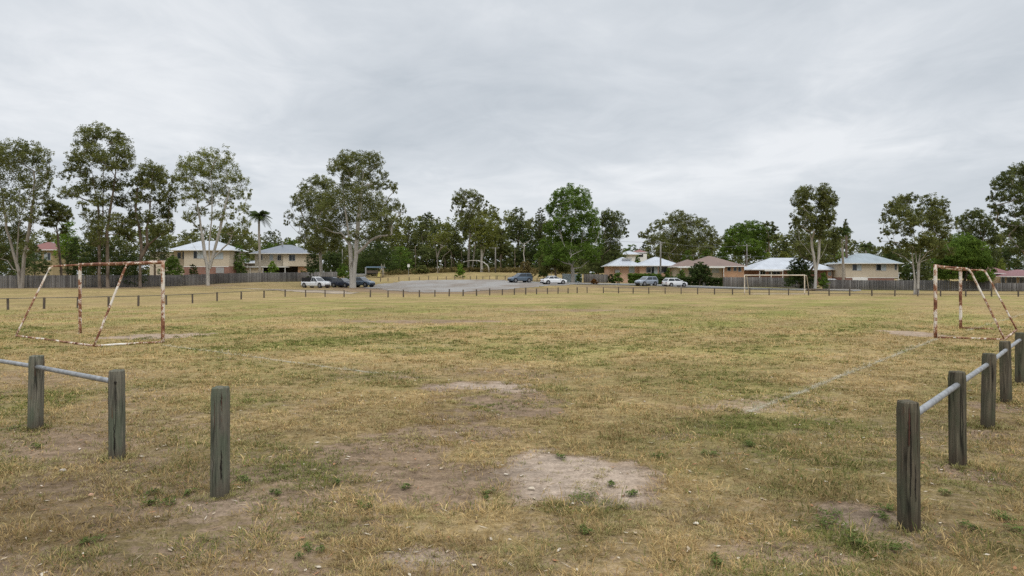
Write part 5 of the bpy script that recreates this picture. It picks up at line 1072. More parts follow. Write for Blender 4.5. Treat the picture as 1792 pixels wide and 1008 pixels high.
# palms
def palm(px, d, crown_y, r_px, label, seed, tw=5, n=17):
    ft = at(px, d); root = empty('palm_tree', ft, label=label, cat='palm'); H = zat(crown_y, d) - ft.z; s = d / F; rn = random.Random(seed)
    MB().tube([Vector((.10 * math.sin(i * .7), 0, -.1 + (H + .1) * i / 8)) for i in range(9)], [tw * s / 2 * (1.15 - .35 * i / 8) for i in range(9)], 8).build('trunk', M['bark'], root, smooth=True)
    MB().tube([(0, 0, H - .1), (0, 0, H + 1.0)], [tw * s * .45, tw * s * .3], 8).build('crownshaft', M['green'], root, smooth=True)
    for i in range(n):
        a = 2 * pi * i / n + rn.uniform(-.2, .2); el = rn.uniform(-.1, 1.15); Ln = r_px * s * rn.uniform(.9, 1.25); m = MB(); pts = []
        for k in range(9):
            t = k / 8; out = Ln * t * math.cos(el * (1 - .2 * t)); z = Ln * (math.sin(el) * t - .75 * t * t * (1 - .25 * el)); pts.append(Vector((out * math.cos(a), out * math.sin(a), H + .9 + z)))
        m.tube(pts, [.035 * (1.1 - k / 8) for k in range(9)], 4); side = Vector((-math.sin(a), math.cos(a), 0))
        for k in range(1, 9):
            for h in (0, .5):
                t = min(7.99, k - h); p = pts[int(t)].lerp(pts[int(t) + 1], t - int(t)) if t < 8 else pts[8]; fw = (pts[min(8, int(t) + 1)] - pts[int(t)]).normalized(); ll = Ln * .30 * math.sin(pi * min(1, .15 + .8 * t / 8))
                for sg in (-1, 1):
                    tip = p + side * sg * ll * .75 + fw * ll * .5 + Vector((0, 0, -ll * .55)); wv = fw * .10; m.poly([p - wv, p + wv, tip])
        m.build('frond', M['palm'], root)
    return root
palm(454, 158, 386, 23, 'tall slim palm standing behind the fence left of the grey-roofed house', 1, 4.5, 30)
palm(1475, 138, 414, 18, 'palm left of the cream two-storey house', 2, 4.5, 22)
leaf_mesh_parent = None
B(1480, 383, 16, 150, 'gumdark', 'small leafy tuft of a thin gum above the right-hand palm', 103, 1200, crown_low=.72, gap=.1)
palm(1516, 175, 438, 14, 'low palm tops behind the pale blue roof', 3, 4, 11)

# ------------------------------------------------------------------ houses
def hip_roof(m, x0, x1, y0, y1, z, rise, ridge=None, t=.12):
    """hipped roof with a real fascia; ridge along the longer side"""
    w_, dd = x1 - x0, y1 - y0; h = min(w_, dd) / 2; cx, cy = (x0 + x1) / 2, (y0 + y1) / 2
    if w_ >= dd: a, b = (x0 + h, cy, z + rise), (x1 - h, cy, z + rise)
    else: a, b = (cx, y0 + h, z + rise), (cx, y1 - h, z + rise)
    if abs(w_ - dd) < .02: b = (a[0] + .02, a[1], a[2])
    c = [(x0, y0, z), (x1, y0, z), (x1, y1, z), (x0, y1, z)]; lo = [(p[0], p[1], z - t) for p in c]
    vs = c + lo + [a, b]
    if w_ >= dd: fs = [(0, 1, 9, 8), (1, 2, 9), (2, 3, 8, 9), (3, 0, 8)]
    else: fs = [(0, 1, 8), (1, 2, 9, 8), (2, 3, 9), (3, 0, 8, 9)]
    fs += [(4, 5, 1, 0), (5, 6, 2, 1), (6, 7, 3, 2), (7, 4, 0, 3), (7, 6, 5, 4)]
    m.add(vs, fs)
def window(parent, x, z, w_, h_, y, cols=2, curtain=0, awn=False):
    """a window in a wall facing -y at y: frame, panes, sill"""
    f = MB(); t = .07
    f.box(x, x + w_, y - .05, y + .02, z - t, z); f.box(x, x + w_, y - .05, y + .02, z + h_, z + h_ + t); f.box(x - t, x, y - .05, y + .02, z - t, z + h_ + t); f.box(x + w_, x + w_ + t, y - .05, y + .02, z - t, z + h_ + t)
    for i in range(1, cols): xx = x + w_ * i / cols; f.box(xx - .03, xx + .03, y - .045, y + .02, z, z + h_)
    fo = f.build('window', M['frame'], parent)
    g = MB(); c = MB(); k = 0
    for i in range(cols):
        a = x + w_ * i / cols; b = x + w_ * (i + 1) / cols; (c if (curtain >> i) & 1 else g).box(a, b, y - .015, y + .01, z, z + h_)
    if g.v: g.build('pane', M['glass'], fo)
    if c.v: c.build('curtained_pane', M['curtain'], fo)
    return fo
def house(px, d, yaw, label, floors, roofs, roofmat, wins=(), extra=None, name='house'):
    """origin: front middle of the house, x to the right in the photo, y away. floors: (x0,x1,y0,y1,z0,z1,mat)"""
    root = empty(name, (WX(px, d), d, 0), yaw, label=label, cat='house')
    for (x0, x1, y0, y1, z0, z1, mt) in floors: MB().box(x0, x1, y0, y1, z0, z1).build('wall', M[mt], root)
    for (x0, x1, y0, y1, z, rise) in roofs:
        m = MB(); hip_roof(m, x0, x1, y0, y1, z, rise); r_ = m.build('roof', M[roofmat], root)
        g = MB(); g.box(x0 - .08, x1 + .08, y0 - .12, y0 - .01, z - .13, z + .01); g.box(x0 - .12, x0 - .01, y0, y1, z - .13, z + .01); g.box(x1 + .01, x1 + .12, y0, y1, z - .13, z + .01); g.build('gutter', M['white'], r_)
    for wdw in wins: window(root, *wdw)
    if extra: extra(root)
    return root
def S(px, pc, d): return (px - pc) * d / F
# 1 red roof at far left
d = 150; c = 66
house(c, d, 0, 'cream house with a dark red tiled roof, far left behind the trees', [(S(44, c, d), S(92, c, d), 0, 7, .2, zat(438, d), 'tanwall')], [(S(38, c, d), S(98, c, d), -.6, 7.6, zat(437, d), 1.7)], 'roofred', [(S(58, c, d), zat(455, d), 1.5, 1.5, 0, 2, 3), (S(78, c, d), zat(455, d), 1.2, 1.4, 0, 2, 1)])
# 2 white roof
d = 158; c = 350
def ex2(r):
    MB().box(S(322, c, d) - .02, S(400, c, d), -.03, -.005, zat(466, d) - .12, zat(466, d)).build('floor_trim', M['white'], r)
    b = MB(); b.box(S(378, c, d), S(392, c, d), -.06, .02, zat(478, d), zat(468, d)); b.build('garage_door', M['grey'], r)
house(c, d, 0, 'cream two-storey house on a red brick base under a white metal hip roof', [(S(322, c, d), S(401, c, d), 0, 9, zat(466, d), zat(438, d), 'cream'), (S(322, c, d) + .01, S(401, c, d) - .01, .01, 9, .2, zat(466, d) - .002, 'brickred'), (S(297, c, d), S(322, c, d) - .01, 1.8, 9, .2, zat(439, d), 'cream')],
      [(S(293, c, d), S(407, c, d), -.7, 9.6, zat(437.5, d), 2.15)], 'roofwhite', [(S(339, c, d), zat(452, d), 2.2, 1.5, 0, 3, 6), (S(374, c, d), zat(453, d), 2.0, 1.3, 0, 2, 3), (S(304, c, d), zat(452, d), .7, 1.3, 1.8, 1, 0), (S(313, c, d), zat(453, d), .9, 1.5, 1.8, 1, 0)], ex2)
d = 172; c = 285
house(c, d, 0, 'low cream house with a flat-looking white roof left of the brick-based house', [(S(262, c, d), S(300, c, d), 0, 7, .4, zat(441, d), 'cream')], [(S(255, c, d), S(304, c, d), -.5, 7.5, zat(440, d), 1.1)], 'roofwhite', [(S(280, c, d), zat(455, d), 1.2, 1.3, 0, 2, 0)])
d = 176; c = 420
def ex3(r):
    for px in (402, 418, 434): MB().tube([(S(px, c, d), -.2, 0.3), (S(px, c, d), -.2, zat(461, d))], .06, 6).build('verandah_post', M['white'], r)
house(c, d, 0, 'white-roofed low outbuilding between the two two-storey houses on the left', [(S(400, c, d), S(440, c, d), .6, 6, .4, zat(460, d), 'grey')], [(S(396, c, d), S(444, c, d), -.6, 6.4, zat(460, d), 1.3)], 'roofwhite', [(S(410, c, d), zat(472, d), 1.5, 1.0, .6, 2, 0)], ex3)
# 3 grey roof
d = 166; c = 492
def ex4(r):
    for px in (446, 468, 482, 506): MB().tube([(S(px, c, d), -3.0, 0.6), (S(px, c, d), -3.0, zat(468.5, d))], .07, 6).build('carport_post', M['white'], r)
    MB().box(S(414, c, d), S(508, c, d), -3.2, -.1, zat(468, d), zat(466.6, d)).build('carport_roof', M['white'], r)
    MB().box(S(421, c, d), S(466, c, d), -2.6, -2.5, .6, zat(469, d)).build('carport_screen', M['cream'], r)
    MB().box(S(522, c, d), S(538, c, d), -.25, -.02, .6, zat(467, d)).build('brick_pier', M['brickorange'], r)
    m = MB().box(-.15, .15, -.15, .15, 0, .9).build('vent', M['grey'], r, loc=(S(487, c, d), 3, zat(430, d)))
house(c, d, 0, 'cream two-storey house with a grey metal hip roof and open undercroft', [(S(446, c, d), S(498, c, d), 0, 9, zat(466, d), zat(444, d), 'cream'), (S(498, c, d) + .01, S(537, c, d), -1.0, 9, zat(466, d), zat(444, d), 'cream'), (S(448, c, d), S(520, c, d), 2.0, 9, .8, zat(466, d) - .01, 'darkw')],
      [(S(441, c, d), S(545, c, d), -1.7, 9.6, zat(443.5, d), 2.1)], 'roofgrey', [(S(452, c, d), zat(454.5, d), .9, 1.0, 0, 2, 0), (S(472, c, d), zat(455, d), .7, 1.1, 0, 1, 1), (S(486, c, d), zat(455.5, d), .7, 1.1, 0, 2, 0), (S(508.5, c, d), zat(456.5, d), 1.3, 1.3, -1.0, 2, 0)], ex4)
# 4 apricot brick house
d = 153; c = 1128
def ex5(r):
    MB().box(-1, 1, -.4, 0, 0, .30).build('roof_vent', M['grey'], r, loc=(S(1098, c, d), 1.2, zat(454.5, d)))
    MB().box(S(1076, c, d), S(1084, c, d), -.5, -.02, zat(478, d), zat(472.5, d)).build('air_conditioner', M['grey'], r)
    for px in (1142,): MB().box(S(px, c, d) - .12, S(px, c, d) + .12, -.12, -.02, .4, zat(466, d)).build('downpipe', M['white'], r)
    MB().box(S(1090, c, d), S(1101, c, d), -7.4, -7.3, .5, zat(479, 145)).build('gate', M['cream'], r)
house(c, d, 0, 'apricot brick single-storey house with a broad white metal roof', [(S(1067, c, d), S(1118, c, d), 0, 9, .2, zat(465, d), 'brickpink'), (S(1118, c, d) + .01, S(1176, c, d), -.8, 9, .2, zat(465, d), 'brickpink')],
      [(S(1062, c, d), S(1124, c, d), -1.1, 9.5, zat(465, d), 1.85), (S(1113, c, d), S(1193, c, d), -1.6, 9.4, zat(464.9, d), 1.95)], 'roofwhite',
      [(S(1101, c, d), zat(477, d), 1.05, 1.3, 0, 2, 3), (S(1130, c, d), zat(477, d), 1.0, 1.1, -.8, 1, 0), (S(1138, c, d), zat(479, d), 1.3, 1.5, -.8, 2, 2), (S(1152, c, d), zat(477, d), 1.6, 1.2, -.8, 2, 0)], ex5)
# white house behind
d = 232; c = 1115
house(c, d, 0, 'distant white house with white and red roofs up the hill behind the apricot house', [(S(1093, c, d), S(1132, c, d), 0, 8, 2, zat(444, d), 'white'), (S(1112, c, d), S(1131, c, d), 2, 7, zat(444, d), zat(440.5, d), 'white')], [(S(1084, c, d), S(1122, c, d), -.6, 8.6, zat(445, d), 1.2), (S(1110, c, d), S(1134, c, d), 1.5, 7.5, zat(441, d), .9)], 'roofwhite', [(S(1118, c, d), zat(449.5, d), 1.3, .9, 0, 2, 0)])
for o in bpy.data.objects:
    if o.name.startswith('roof') and o.parent and o.parent.get('label', '').startswith('distant white'): last = o
last.data.materials[0] = M['roofred']
# 5 brown tile roof
d = 147; c = 1240
def ex6(r):
    MB().box(S(1184, c, d), S(1232, c, d), -1.9, -.1, zat(468, d) - .12, zat(468, d) + .1).build('awning', M['white'], r); MB().box(S(1236, c, d), S(1264, c, d), -1.9, -.1, zat(468, d) - .12, zat(468, d) + .1).build('awning', M['white'], r)
    for px in (1188, 1210, 1262): MB().tube([(S(px, c, d), -1.8, .2), (S(px, c, d), -1.8, zat(468, d) - .12)], .06, 6).build('verandah_post', M['white'], r)
    MB().box(S(1275, c, d), S(1291, c, d), -.05, .02, .2, zat(481, d)).build('garage_door', M['darkw'], r)
house(c, d, 0, 'brown-tiled house with orange brick end and white verandah awnings', [(S(1184, c, d), S(1264, c, d), 0, 9, .0, zat(467, d), 'cream'), (S(1264, c, d) + .01, S(1299, c, d), -1.2, 9, .0, zat(466, d), 'brickorange')],
      [(S(1178, c, d), S(1242, c, d), -.6, 7.4, zat(466.5, d), 1.5), (S(1198, c, d), S(1303, c, d), -1.8, 9.6, zat(466, d), 2.15)], 'roofbrown',
      [(S(1270, c, d), zat(474, d), .6, .9, -1.2, 1, 0), (S(1281, c, d), zat(474, d), .5, .9, -1.2, 1, 0), (S(1289, c, d), zat(475, d), .5, 1.0, -1.2, 1, 0), (S(1206, c, d), zat(480, d), 2.0, 1.2, 0, 3, 2), (S(1246, c, d), zat(477, d), 1.4, .9, 0, 2, 3)], ex6)
m = MB(); 
# 6 white roof behind the shrub
d = 152; c = 1380
def ex7(r):
    MB().box(S(1334, c, d), S(1366, c, d), -1.6, -.1, zat(474.6, d), zat(473, d)).build('awning', M['white'], r)
    for px in (1326, 1346, 1366): MB().tube([(S(px, c, d), -1.2, -.3), (S(px, c, d), -1.2, zat(474, d))], .07, 6).build('verandah_post', M['white'], r)
house(c, d, 0, 'white metal roofed house with dark red verandah, half hidden by a large shrub', [(S(1326, c, d), S(1456, c, d), 0, 9, -.3, zat(472, d), 'brickred'), (S(1446, c, d), S(1455, c, d), -.4, -.01, -.3, zat(474, d), 'brickpink')], [(S(1312, c, d), S(1462, c, d), -1.3, 10.3, zat(471.6, d), 2.5)], 'roofwhite',
      [(S(1330, c, d), zat(482, d), 1.1, .9, 0, 2, 0), (S(1346, c, d), zat(482, d), 2.2, .9, 0, 3, 0), (S(1448, c, d), zat(482, d), .6, .7, -.4, 1, 1)], ex7)
# 7 cream highset, right
d = 146; c = 1526
def ex8(r):
    MB().box(S(1480, c, d), S(1572, c, d), -.03, -.004, zat(485.5, d) - .1, zat(485.5, d)).build('floor_trim', M['white'], r)
    MB().box(S(1491, c, d), S(1517, c, d), -.35, -.05, -.2, zat(486.5, d)).build('garage_door', M['white'], r)
    for px, zz in ((1582, 466), (1582, 494)): pass
    MB().box(S(1576, c, d), S(1596, c, d), 1, 4.5, zat(478.5, d), zat(477, d)).build('carport_roof', M['white'], r)
    for px in (1577.5, 1595): MB().tube([(S(px, c, d), 1.2, -.3), (S(px, c, d), 1.2, zat(478, d))], .08, 6).build('carport_post', M['white'], r)
house(c, d, 0, 'cream weatherboard two-storey house with pale blue roof and red brick base', [(S(1480, c, d), S(1572, c, d), 0, 8, zat(485.5, d), zat(461, d), 'cream'), (S(1480, c, d) + .02, S(1565, c, d), .02, 8, -.4, zat(485.5, d) - .002, 'brickred')], [(S(1475, c, d), S(1578, c, d), -.6, 8.6, zat(460.5, d), 2.05)], 'roofblue',
      [(S(1492, c, d), zat(473, d), 1.7, 1.1, 0, 2, 2), (S(1533.5, c, d), zat(473, d), 1.9, 1.15, 0, 2, 2), (S(1566, c, d), zat(472, d), .35, 1.1, 0, 1, 0)], ex8)
d = 160; c = 1612
def ex9(r):
    for px in (1594, 1630): MB().tube([(S(px, c, d), 0, -.3), (S(px, c, d), 0, zat(489, d))], .07, 6).build('post', M['white'], r)
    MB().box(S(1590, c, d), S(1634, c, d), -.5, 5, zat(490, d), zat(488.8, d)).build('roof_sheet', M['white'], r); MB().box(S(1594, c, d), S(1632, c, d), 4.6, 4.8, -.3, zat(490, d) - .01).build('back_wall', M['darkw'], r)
r_ = empty('carport', (WX(c, d), d, 0), 0, label='open white carport behind the fence by the medium twin-trunked gum', cat='carport'); ex9(r_)
# 8 red roof right
d = 128; c = 1790
house(c, d, 0, 'tan brick house with a faded red roof at the right edge', [(S(1742, c, d), S(1850, c, d), 0, 8, -.3, zat(484, d), 'bricktan'), ], [(S(1752, c, d), S(1860, c, d), -1.5, 8.8, zat(483.5, d), 1.2), (S(1718, c, d), S(1790, c, d), 2.2, 9.6, zat(478, d), 1.75)], 'roofmaroon',
      [(S(1762, c, d), zat(495, d), 1.6, 1.0, 0, 2, 0), (S(1784, c, d), zat(495, d), 1.2, 1.0, 0, 2, 0), (S(1752, c, d), zat(497, d), .6, 1.3, 0, 1, 0)])

# ------------------------------------------------------------------ cars
def car(px, d, yaw, kind, paint, label, L_=4.4, W_=1.78, H=1.5):
    """a car facing +x of its own frame; yaw turns it. Cross-sections lofted along its length"""
    root = empty('parked_car', at(px, d, .05), yaw, label=label, cat='car'); hw = W_ / 2; h = L_ / 2
    # belt-line profile: (x, z bottom, z top, half width share)
    beltz = .92 if kind != 'suv' else 1.02; hood = {'hatch': .80, 'suv': .98, 'ute': .98, 'sedan': .82}[kind]; gc = .20 if kind != 'suv' else .26
    st = [(-h, gc + .18, beltz - .16, .84), (-h + .08, gc + .05, beltz - .04, .93), (-h + .6, gc, beltz, 1), (-.2, gc, beltz, 1), (h * .42, gc, beltz - .01, 1), (h * .55, gc, hood + .06, .99), (h - .45, gc, hood - .02, .97), (h - .12, gc + .03, hood - .14, .90), (h, gc + .12, hood - .28, .80)]
    m = MB(); n = 8
    for x, z0, z1, s in st:
        w_ = hw * s; m.v += [(x, -w_ * .88, z0), (x, -w_, z0 + .16), (x, -w_, z1 - .18), (x, -w_ * .93, z1), (x, w_ * .93, z1), (x, w_, z1 - .18), (x, w_, z0 + .16), (x, w_ * .88, z0)]
    for i in range(len(st) - 1):
        for k in range(n): a = i * n + k; b = i * n + (k + 1) % n; m.f.append((a, b, b + n, a + n)); m.m.append(0)
    m.f.append(tuple(range(n))); m.m.append(0); m.f.append(tuple((len(st) - 1) * n + k for k in range(n))[::-1]); m.m.append(0)
    body = m.build('body', M[paint], root, smooth=False)
    # cabin: lower ring at the belt, upper ring at the roof
    x0, x1 = {'hatch': (-h + .10, h * .50), 'suv': (-h + .08, h * .48), 'sedan': (-h + .75, h * .46), 'ute': (-.35, h * .50)}[kind]; r0, r1 = {'hatch': (-h + .55, .15), 'suv': (-h + .35, .25), 'sedan': (-h + 1.35, .10), 'ute': (-.22, .35)}[kind]
    zb = beltz - .01; zr = H - .03; wl = hw * .93; wu = hw * .74; lo = [(x0, -wl, zb), (x1, -wl, zb), (x1, wl, zb), (x0, wl, zb)]; up = [(r0, -wu, zr), (r1, -wu, zr), (r1, wu, zr), (r0, wu, zr)]
    mid = lambda a, b, t: tuple(a[i] + (b[i] - a[i]) * t for i in range(3))
    cab = MB(); cab.add(lo + up + [(r0 + .12, -wu * .85, H + .02), (r1 - .12, -wu * .85, H + .02), (r1 - .12, wu * .85, H + .02), (r0 + .12, wu * .85, H + .02)], [(0, 1, 5, 4), (1, 2, 6, 5), (2, 3, 7, 6), (3, 0, 4, 7), (4, 5, 9, 8), (5, 6, 10, 9), (6, 7, 11, 10), (7, 4, 8, 11), (8, 9, 10, 11)]); cab.build('roof', M[paint], root)
    def pane(A, B, C, D, nm, s0=.06, s1=.94, t0=.10, t1=.90):
        nv = (Vector(B) - Vector(A)).cross(Vector(D) - Vector(A)).normalized() * .006
        f = lambda s, t: Vector(mid(mid(A, B, s), mid(D, C, s), t)); m = MB(); q = [f(s0, t0), f(s1, t0), f(s1, t1), f(s0, t1)]; m.add([p + nv for p in q] + [p - nv * 2 for p in q], [(0, 1, 2, 3), (0, 4, 5, 1), (1, 5, 6, 2), (2, 6, 7, 3), (3, 7, 4, 0)]); return m.build(nm, M['carglass'], root)
    pane(lo[1], lo[2], up[2], up[1], 'windscreen'); pane(lo[3], lo[0], up[0], up[3], 'rear_window')
    cuts = (.05, .50, .54, .95) if kind != 'suv' else (.04, .42, .46, .95)
    for sd in (0, 1):
        A, B, C, D = (lo[0], lo[1], up[1], up[0]) if sd == 0 else (lo[2], lo[3], up[3], up[2])
        a, b, c_, e_ = cuts if sd == 0 else (1 - cuts[3], 1 - cuts[2], 1 - cuts[1], 1 - cuts[0])
        pane(A, B, C, D, 'side_window', a, b); pane(A, B, C, D, 'side_window', c_, e_)
    wr = .33 if kind in ('hatch', 'sedan') else .37
    for x in (-h + .85, h - .85):
        for sgn in (-1, 1):
            MB().tube([(x, sgn * (hw - .3), wr), (x, sgn * (hw + .006), wr)], wr + .07, 18).build('wheel_arch', M['black'], root)
            w1 = MB().tube([(x, sgn * (hw - .22), wr), (x, sgn * (hw + .012), wr)], wr, 18).build('wheel', M['tyre'], root); MB().tube([(x, sgn * (hw - .1), wr), (x, sgn * (hw + .020), wr)], wr * .62, 12).build('rim', M['rim'], w1)
    for sgn in (-1, 1):
        MB().box(h - .20, h - .045, sgn * hw * .56 - .17, sgn * hw * .56 + .17, hood - .30, hood - .16).build('headlight', M['lamp'], root)
        MB().box(-h - .015, -h + .12, sgn * hw * .70 - .12, sgn * hw * .70 + .12, beltz - .34, beltz - .14).build('tail_light', M['tail'], root)
        MB().box(h * .38, h * .38 + .14, sgn * (hw + .08) - .07, sgn * (hw + .08) + .07, beltz + .02, beltz + .16).build('mirror', M[paint if kind != 'ute' else 'black'], root)
    MB().box(h - .10, h + .02, -hw * .62, hw * .62, gc + .10, gc + .30).build('front_bumper_grille', M['black'], root); MB().box(-h - .03, -h + .12, -hw * .80, hw * .80, gc - .02, gc + .16).build('rear_bumper', M['black'], root)
    if kind == 'ute':
        cn = MB(); cn.box(-h + .15, -.55, -hw * .85, hw * .85, beltz + .0, H - .12); cn.build('tray_canopy', M['black'], root)
        cn = MB(); cn.box(-h + .08, -h + .16, -hw * .9, hw * .9, beltz - .1, beltz + .12); cn.build('tailgate', M[paint], root)
    if kind == 'suv': 
        for sgn in (-1, 1): MB().tube([(r0 + .2, sgn * wu * .8, H + .07), (r1 - .2, sgn * wu * .8, H + .07)], .02, 5).build('roof_rack', M['black'], root)
    return root
car(553, 119, R(-32), 'ute', 'carwhite', 'white crew-cab utility with a dark tray canopy, leftmost of the parked cars', 5.2, 1.85, 1.72)
car(583, 127, R(-12), 'suv', 'carnavy', 'dark navy wagon parked just behind the white utility', 4.7, 1.85, 1.62)
car(601, 122, R(-35), 'hatch', 'carnavy', 'dark blue hatchback with reflective windscreen, left of the big white trunk', 4.4, 1.8, 1.5)
car(633, 125, R(-28), 'suv', 'cargrey', 'grey four-wheel drive right of the big white trunk', 4.6, 1.85, 1.65)
car(910, 137.5, R(180 + 30), 'suv', 'cargrey', 'blue-grey people mover parked at the right end of the gravel lot', 4.6, 1.85, 1.68)
car(969, 129, R(20), 'sedan', 'carwhite', 'white car beside the bright green gum, rear towards the pitch', 4.5, 1.8, 1.42)
car(1131, 129, R(180 + 35), 'suv', 'carsilver', 'silver compact four-wheel drive on the road, left of the power pole', 4.3, 1.8, 1.62)
car(1181, 127.5, R(22), 'hatch', 'carwhite', 'white hatchback on the road, right of the power pole', 4.3, 1.76, 1.48)
car(1458, 142, R(4), 'hatch', 'carwhite', 'white car mostly hidden behind the board fence left of the cream house', 4.3, 1.76, 1.6)

# ------------------------------------------------------------------ poles, wires, playground, signs
def pole(px, d, ytop, wpx, label, arms=()):
    ft = at(px, d); H = zat(ytop, d) - ft.z; r = wpx * d / F / 2; root = empty('power_pole', ft, label=label, cat='power pole')
    MB().tube([(0, 0, -.2), (0, 0, H * .5), (0, 0, H)], [r * 1.15, r, r * .8], 10).build('pole', M['polewood'], root, smooth=True)
    for z in arms:
        MB().box(-.9, .9, -.06, .06, zat(z, d) - ft.z - .06, zat(z, d) - ft.z + .06).build('crossarm', M['polewood'], root)
        for x in (-.8, .8): MB().tube([(x, 0, zat(z, d) - ft.z + .06), (x, 0, zat(z, d) - ft.z + .24)], .045, 6).build('insulator', M['grey'], root)
    return ft, zat(ytop, d), root
p1 = pole(1156, 142, 423, 3.0, 'grey timber power pole between the silver and white cars on the road', (425,))
p2 = pole(1307, 168, 427, 2, 'thin grey power pole behind the brown-roofed house', (430, 447))
p0 = pole(599, 158, 436, 2, 'thin pale pole behind the dense dark bush near the centre-left gums')
p3 = pole(867, 176, 433, 2.2, 'pale timber pole with a small cap in front of the centre woodland', (434,))
def wire(a, b, sag, label):
    A, B = Vector(a), Vector(b); n = 16; tag(MB().tube([A.lerp(B, i / n) - Vector((0, 0, sag * math.sin(pi * i / n))) for i in range(n + 1)], .022, 5).build('overhead_wire', M['wire']), label, 'wire')
V3 = lambda px, py, d: (WX(px, d), d, zat(py, d))
wire(V3(1156, 423.5, 142), V3(1307, 429, 168), .7, 'upper power wire running right from the roadside pole')
wire(V3(1156, 441, 142), V3(1307, 447, 168), .6, 'lower power wire running right from the roadside pole')
wire(V3(1307, 447.5, 168), V3(1475, 446, 146), .6, 'power wire crossing behind the slender white gum')
wire(V3(1156, 423.5, 142), V3(1000, 408, 160), .7, 'upper power wire running left from the roadside pole into the trees')
wire(V3(1156, 441, 142), V3(1120, 437, 170), .3, 'short service wire running left from the roadside pole')

# playground
d = 168; ft = at(657, d); pg = empty('playground', ft, label='small playground with a blue canopy and yellow slide right of the parked cars', cat='playground'); u = d / F
for x in (-15, 15):
    for y in (-1.2, 1.2): MB().tube([(x * u, y, -.1), (x * u, y, 2.28)], .05, 8).build('post', M['farpost'], pg)
rf_ = MB(); rf_.add([(-17 * u, -1.5, 2.2), (17 * u, -1.5, 2.2), (17 * u, 1.5, 2.2), (-17 * u, 1.5, 2.2), (-15 * u, 0, 2.5), (15 * u, 0, 2.5)], [(0, 1, 5, 4), (1, 2, 5), (2, 3, 4, 5), (3, 0, 4), (3, 2, 1, 0)]); rf_.build('canopy', M['blue'], pg)
MB().box(-15 * u, 15 * u, -1.1, 1.1, .85, .98).build('platform', M['black'], pg)
MB().box(-15 * u, 6 * u, -1.14, -1.06, .98, 1.6).build('guard_panel', M['farpost'], pg)
s_ = MB(); pts = [(8 * u, -1.1, 1.0), (9 * u, -1.9, .75), (10 * u, -2.8, .35), (10.5 * u, -3.4, .2)]
for (a, b) in zip(pts[:-1], pts[1:]): s_.add([(a[0] - .3, a[1], a[2]), (a[0] + .3, a[1], a[2]), (b[0] + .3, b[1], b[2]), (b[0] - .3, b[1], b[2]), (a[0] - .3, a[1], a[2] + .18), (a[0] + .3, a[1], a[2] + .18), (b[0] + .3, b[1], b[2] + .18), (b[0] - .3, b[1], b[2] + .18)], [(0, 1, 2, 3), (0, 3, 7, 4), (1, 5, 6, 2)])
s_.build('slide', M['yellow'], pg)
def signpost(px, d, w_, h_, zt, label, mat='white', posts=1, name='sign'):
    ft = at(px, d); s = empty(name, ft, label=label, cat='sign'); top = zat(zt, d) - ft.z; ww = w_ * d / F; hh = h_ * d / F
    for x in ([0] if posts == 1 else [-ww * .35, ww * .35]): MB().tube([(x, .05, -.1), (x, .05, top - hh * .3)], .045, 7).build('post', M['grey'], s)
    MB().box(-ww / 2, ww / 2, -.02, .02, top - hh, top).build('panel', M[mat], s); return s
signpost(965, 158, 7.5, 5.5, 467, 'blank white rectangular sign above the white car')
signpost(715, 176, 4, 5, 462.5, 'small white marker board at the wood edge right of the playground')
signpost(640, 160, 2.2, 12, 468, 'narrow pale grey upright panel left of the playground', 'grey')
# white picket railing
f = empty('picket_fence', at(625, 158), label='low white picket railing left of the playground', cat='fence'); o0 = at(625, 158)
for px in np.arange(607, 640, 1.5): p = at(px, 158) - o0; MB().box(-.045, .045, -.02, .02, 0, 1.15).build('picket', M['frame'], f, loc=p)
for z in (.3, .95):
    a, b = at(606, 158) - o0, at(640, 158) - o0; MB().tube([a + Vector((0, .05, z)), b + Vector((0, .05, z))], .035, 4).build('rail', M['frame'], f)
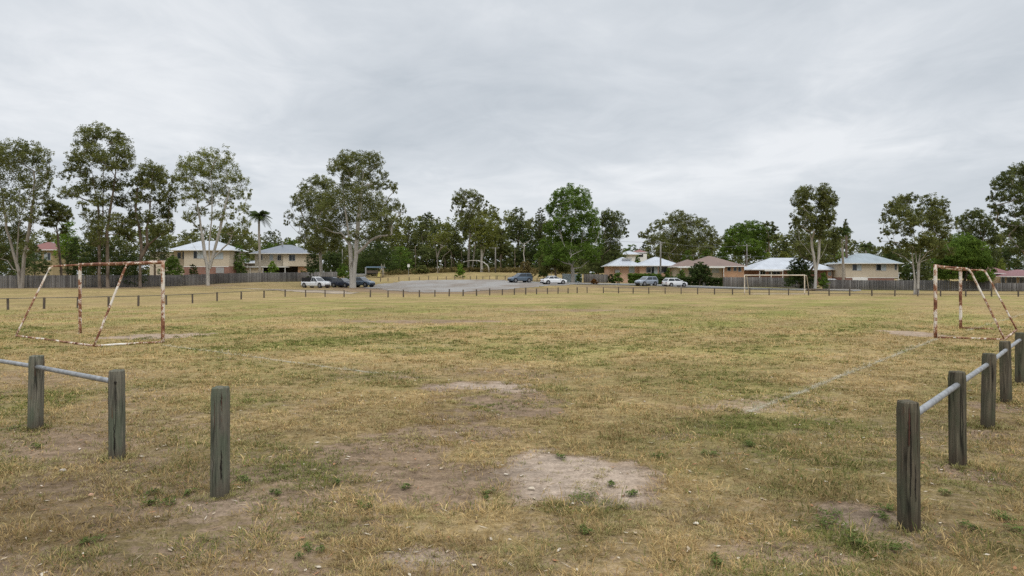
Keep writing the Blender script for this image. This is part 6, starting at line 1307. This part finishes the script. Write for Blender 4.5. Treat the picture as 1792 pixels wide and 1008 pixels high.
# pale bollard by the navy car, and the carved stump posts
def stub(px, d, ytop, wpx, label, bark='barkwhite', name='marker_post', cat='post'):
    ft = at(px, d); m = MB(); H = zat(ytop, d) - ft.z; r = wpx * d / F / 2; m.tube([(0, 0, -.1), (0, 0, H * .96), (0, 0, H)], [r, r * .95, r * .6], 8); tag(m.build(name, M[bark], loc=ft), label, cat)
stub(579, 150, 472, 1.8, 'pale slim post between the navy wagon and the gum trunk')
stub(1451, 100, 497, 1.6, 'slim dark post behind the far fence right of the slender white gum', 'barkbrown')
ft = at(670, 166); m = MB(); m.tube([(0, 0, -.1), (.05, 0, 1.3), (0, 0, 2.0)], [.16, .13, .12], 8); m.tube([(0, 0, 1.7), (-.35, 0, 2.5), (-.3, 0, 3.1)], [.11, .10, .05], 6); m.tube([(0, 0, 1.7), (.35, 0, 2.4), (.32, 0, 3.1)], [.11, .10, .05], 6); m.tube([(0, 0, 1.9), (.02, 0, 2.8)], [.09, .04], 6)
tag(m.build('tree_stump', M['bark'], smooth=True, loc=ft), 'pale forked dead stump just right of the playground', 'dead tree')
# letterbox
ft = at(1232, 134); lb = empty('letterbox', ft, label='stone letterbox on a stout pillar before the ball-shaped tree', cat='letterbox')
MB().box(-.16, .16, -.16, .16, -.1, .95).build('pillar', M['kerb'], lb); mm = MB(); mm.box(-.48, .48, -.25, .25, .952, 1.28); mm.add([(-.52, -.28, 1.282), (.52, -.28, 1.282), (.52, .28, 1.282), (-.52, .28, 1.282), (-.52, 0, 1.42), (.52, 0, 1.42)], [(0, 1, 5, 4), (2, 3, 4, 5), (1, 2, 5), (3, 0, 4), (3, 2, 1, 0)]); mm.build('box', M['kerb'], lb)
# logs lying at the foot of the slender gum
a, b = at(1412, 109), at(1448, 110); m = MB(); m.tube([a + Vector((0, 0, .18)), a.lerp(b, .5) + Vector((0, 0, .25)), b + Vector((0, 0, .2))], [.16, .14, .09], 8); tag(m.build('fallen_log', M['barkbrown'], smooth=True), 'brown log lying at the foot of the slender white gum', 'log')
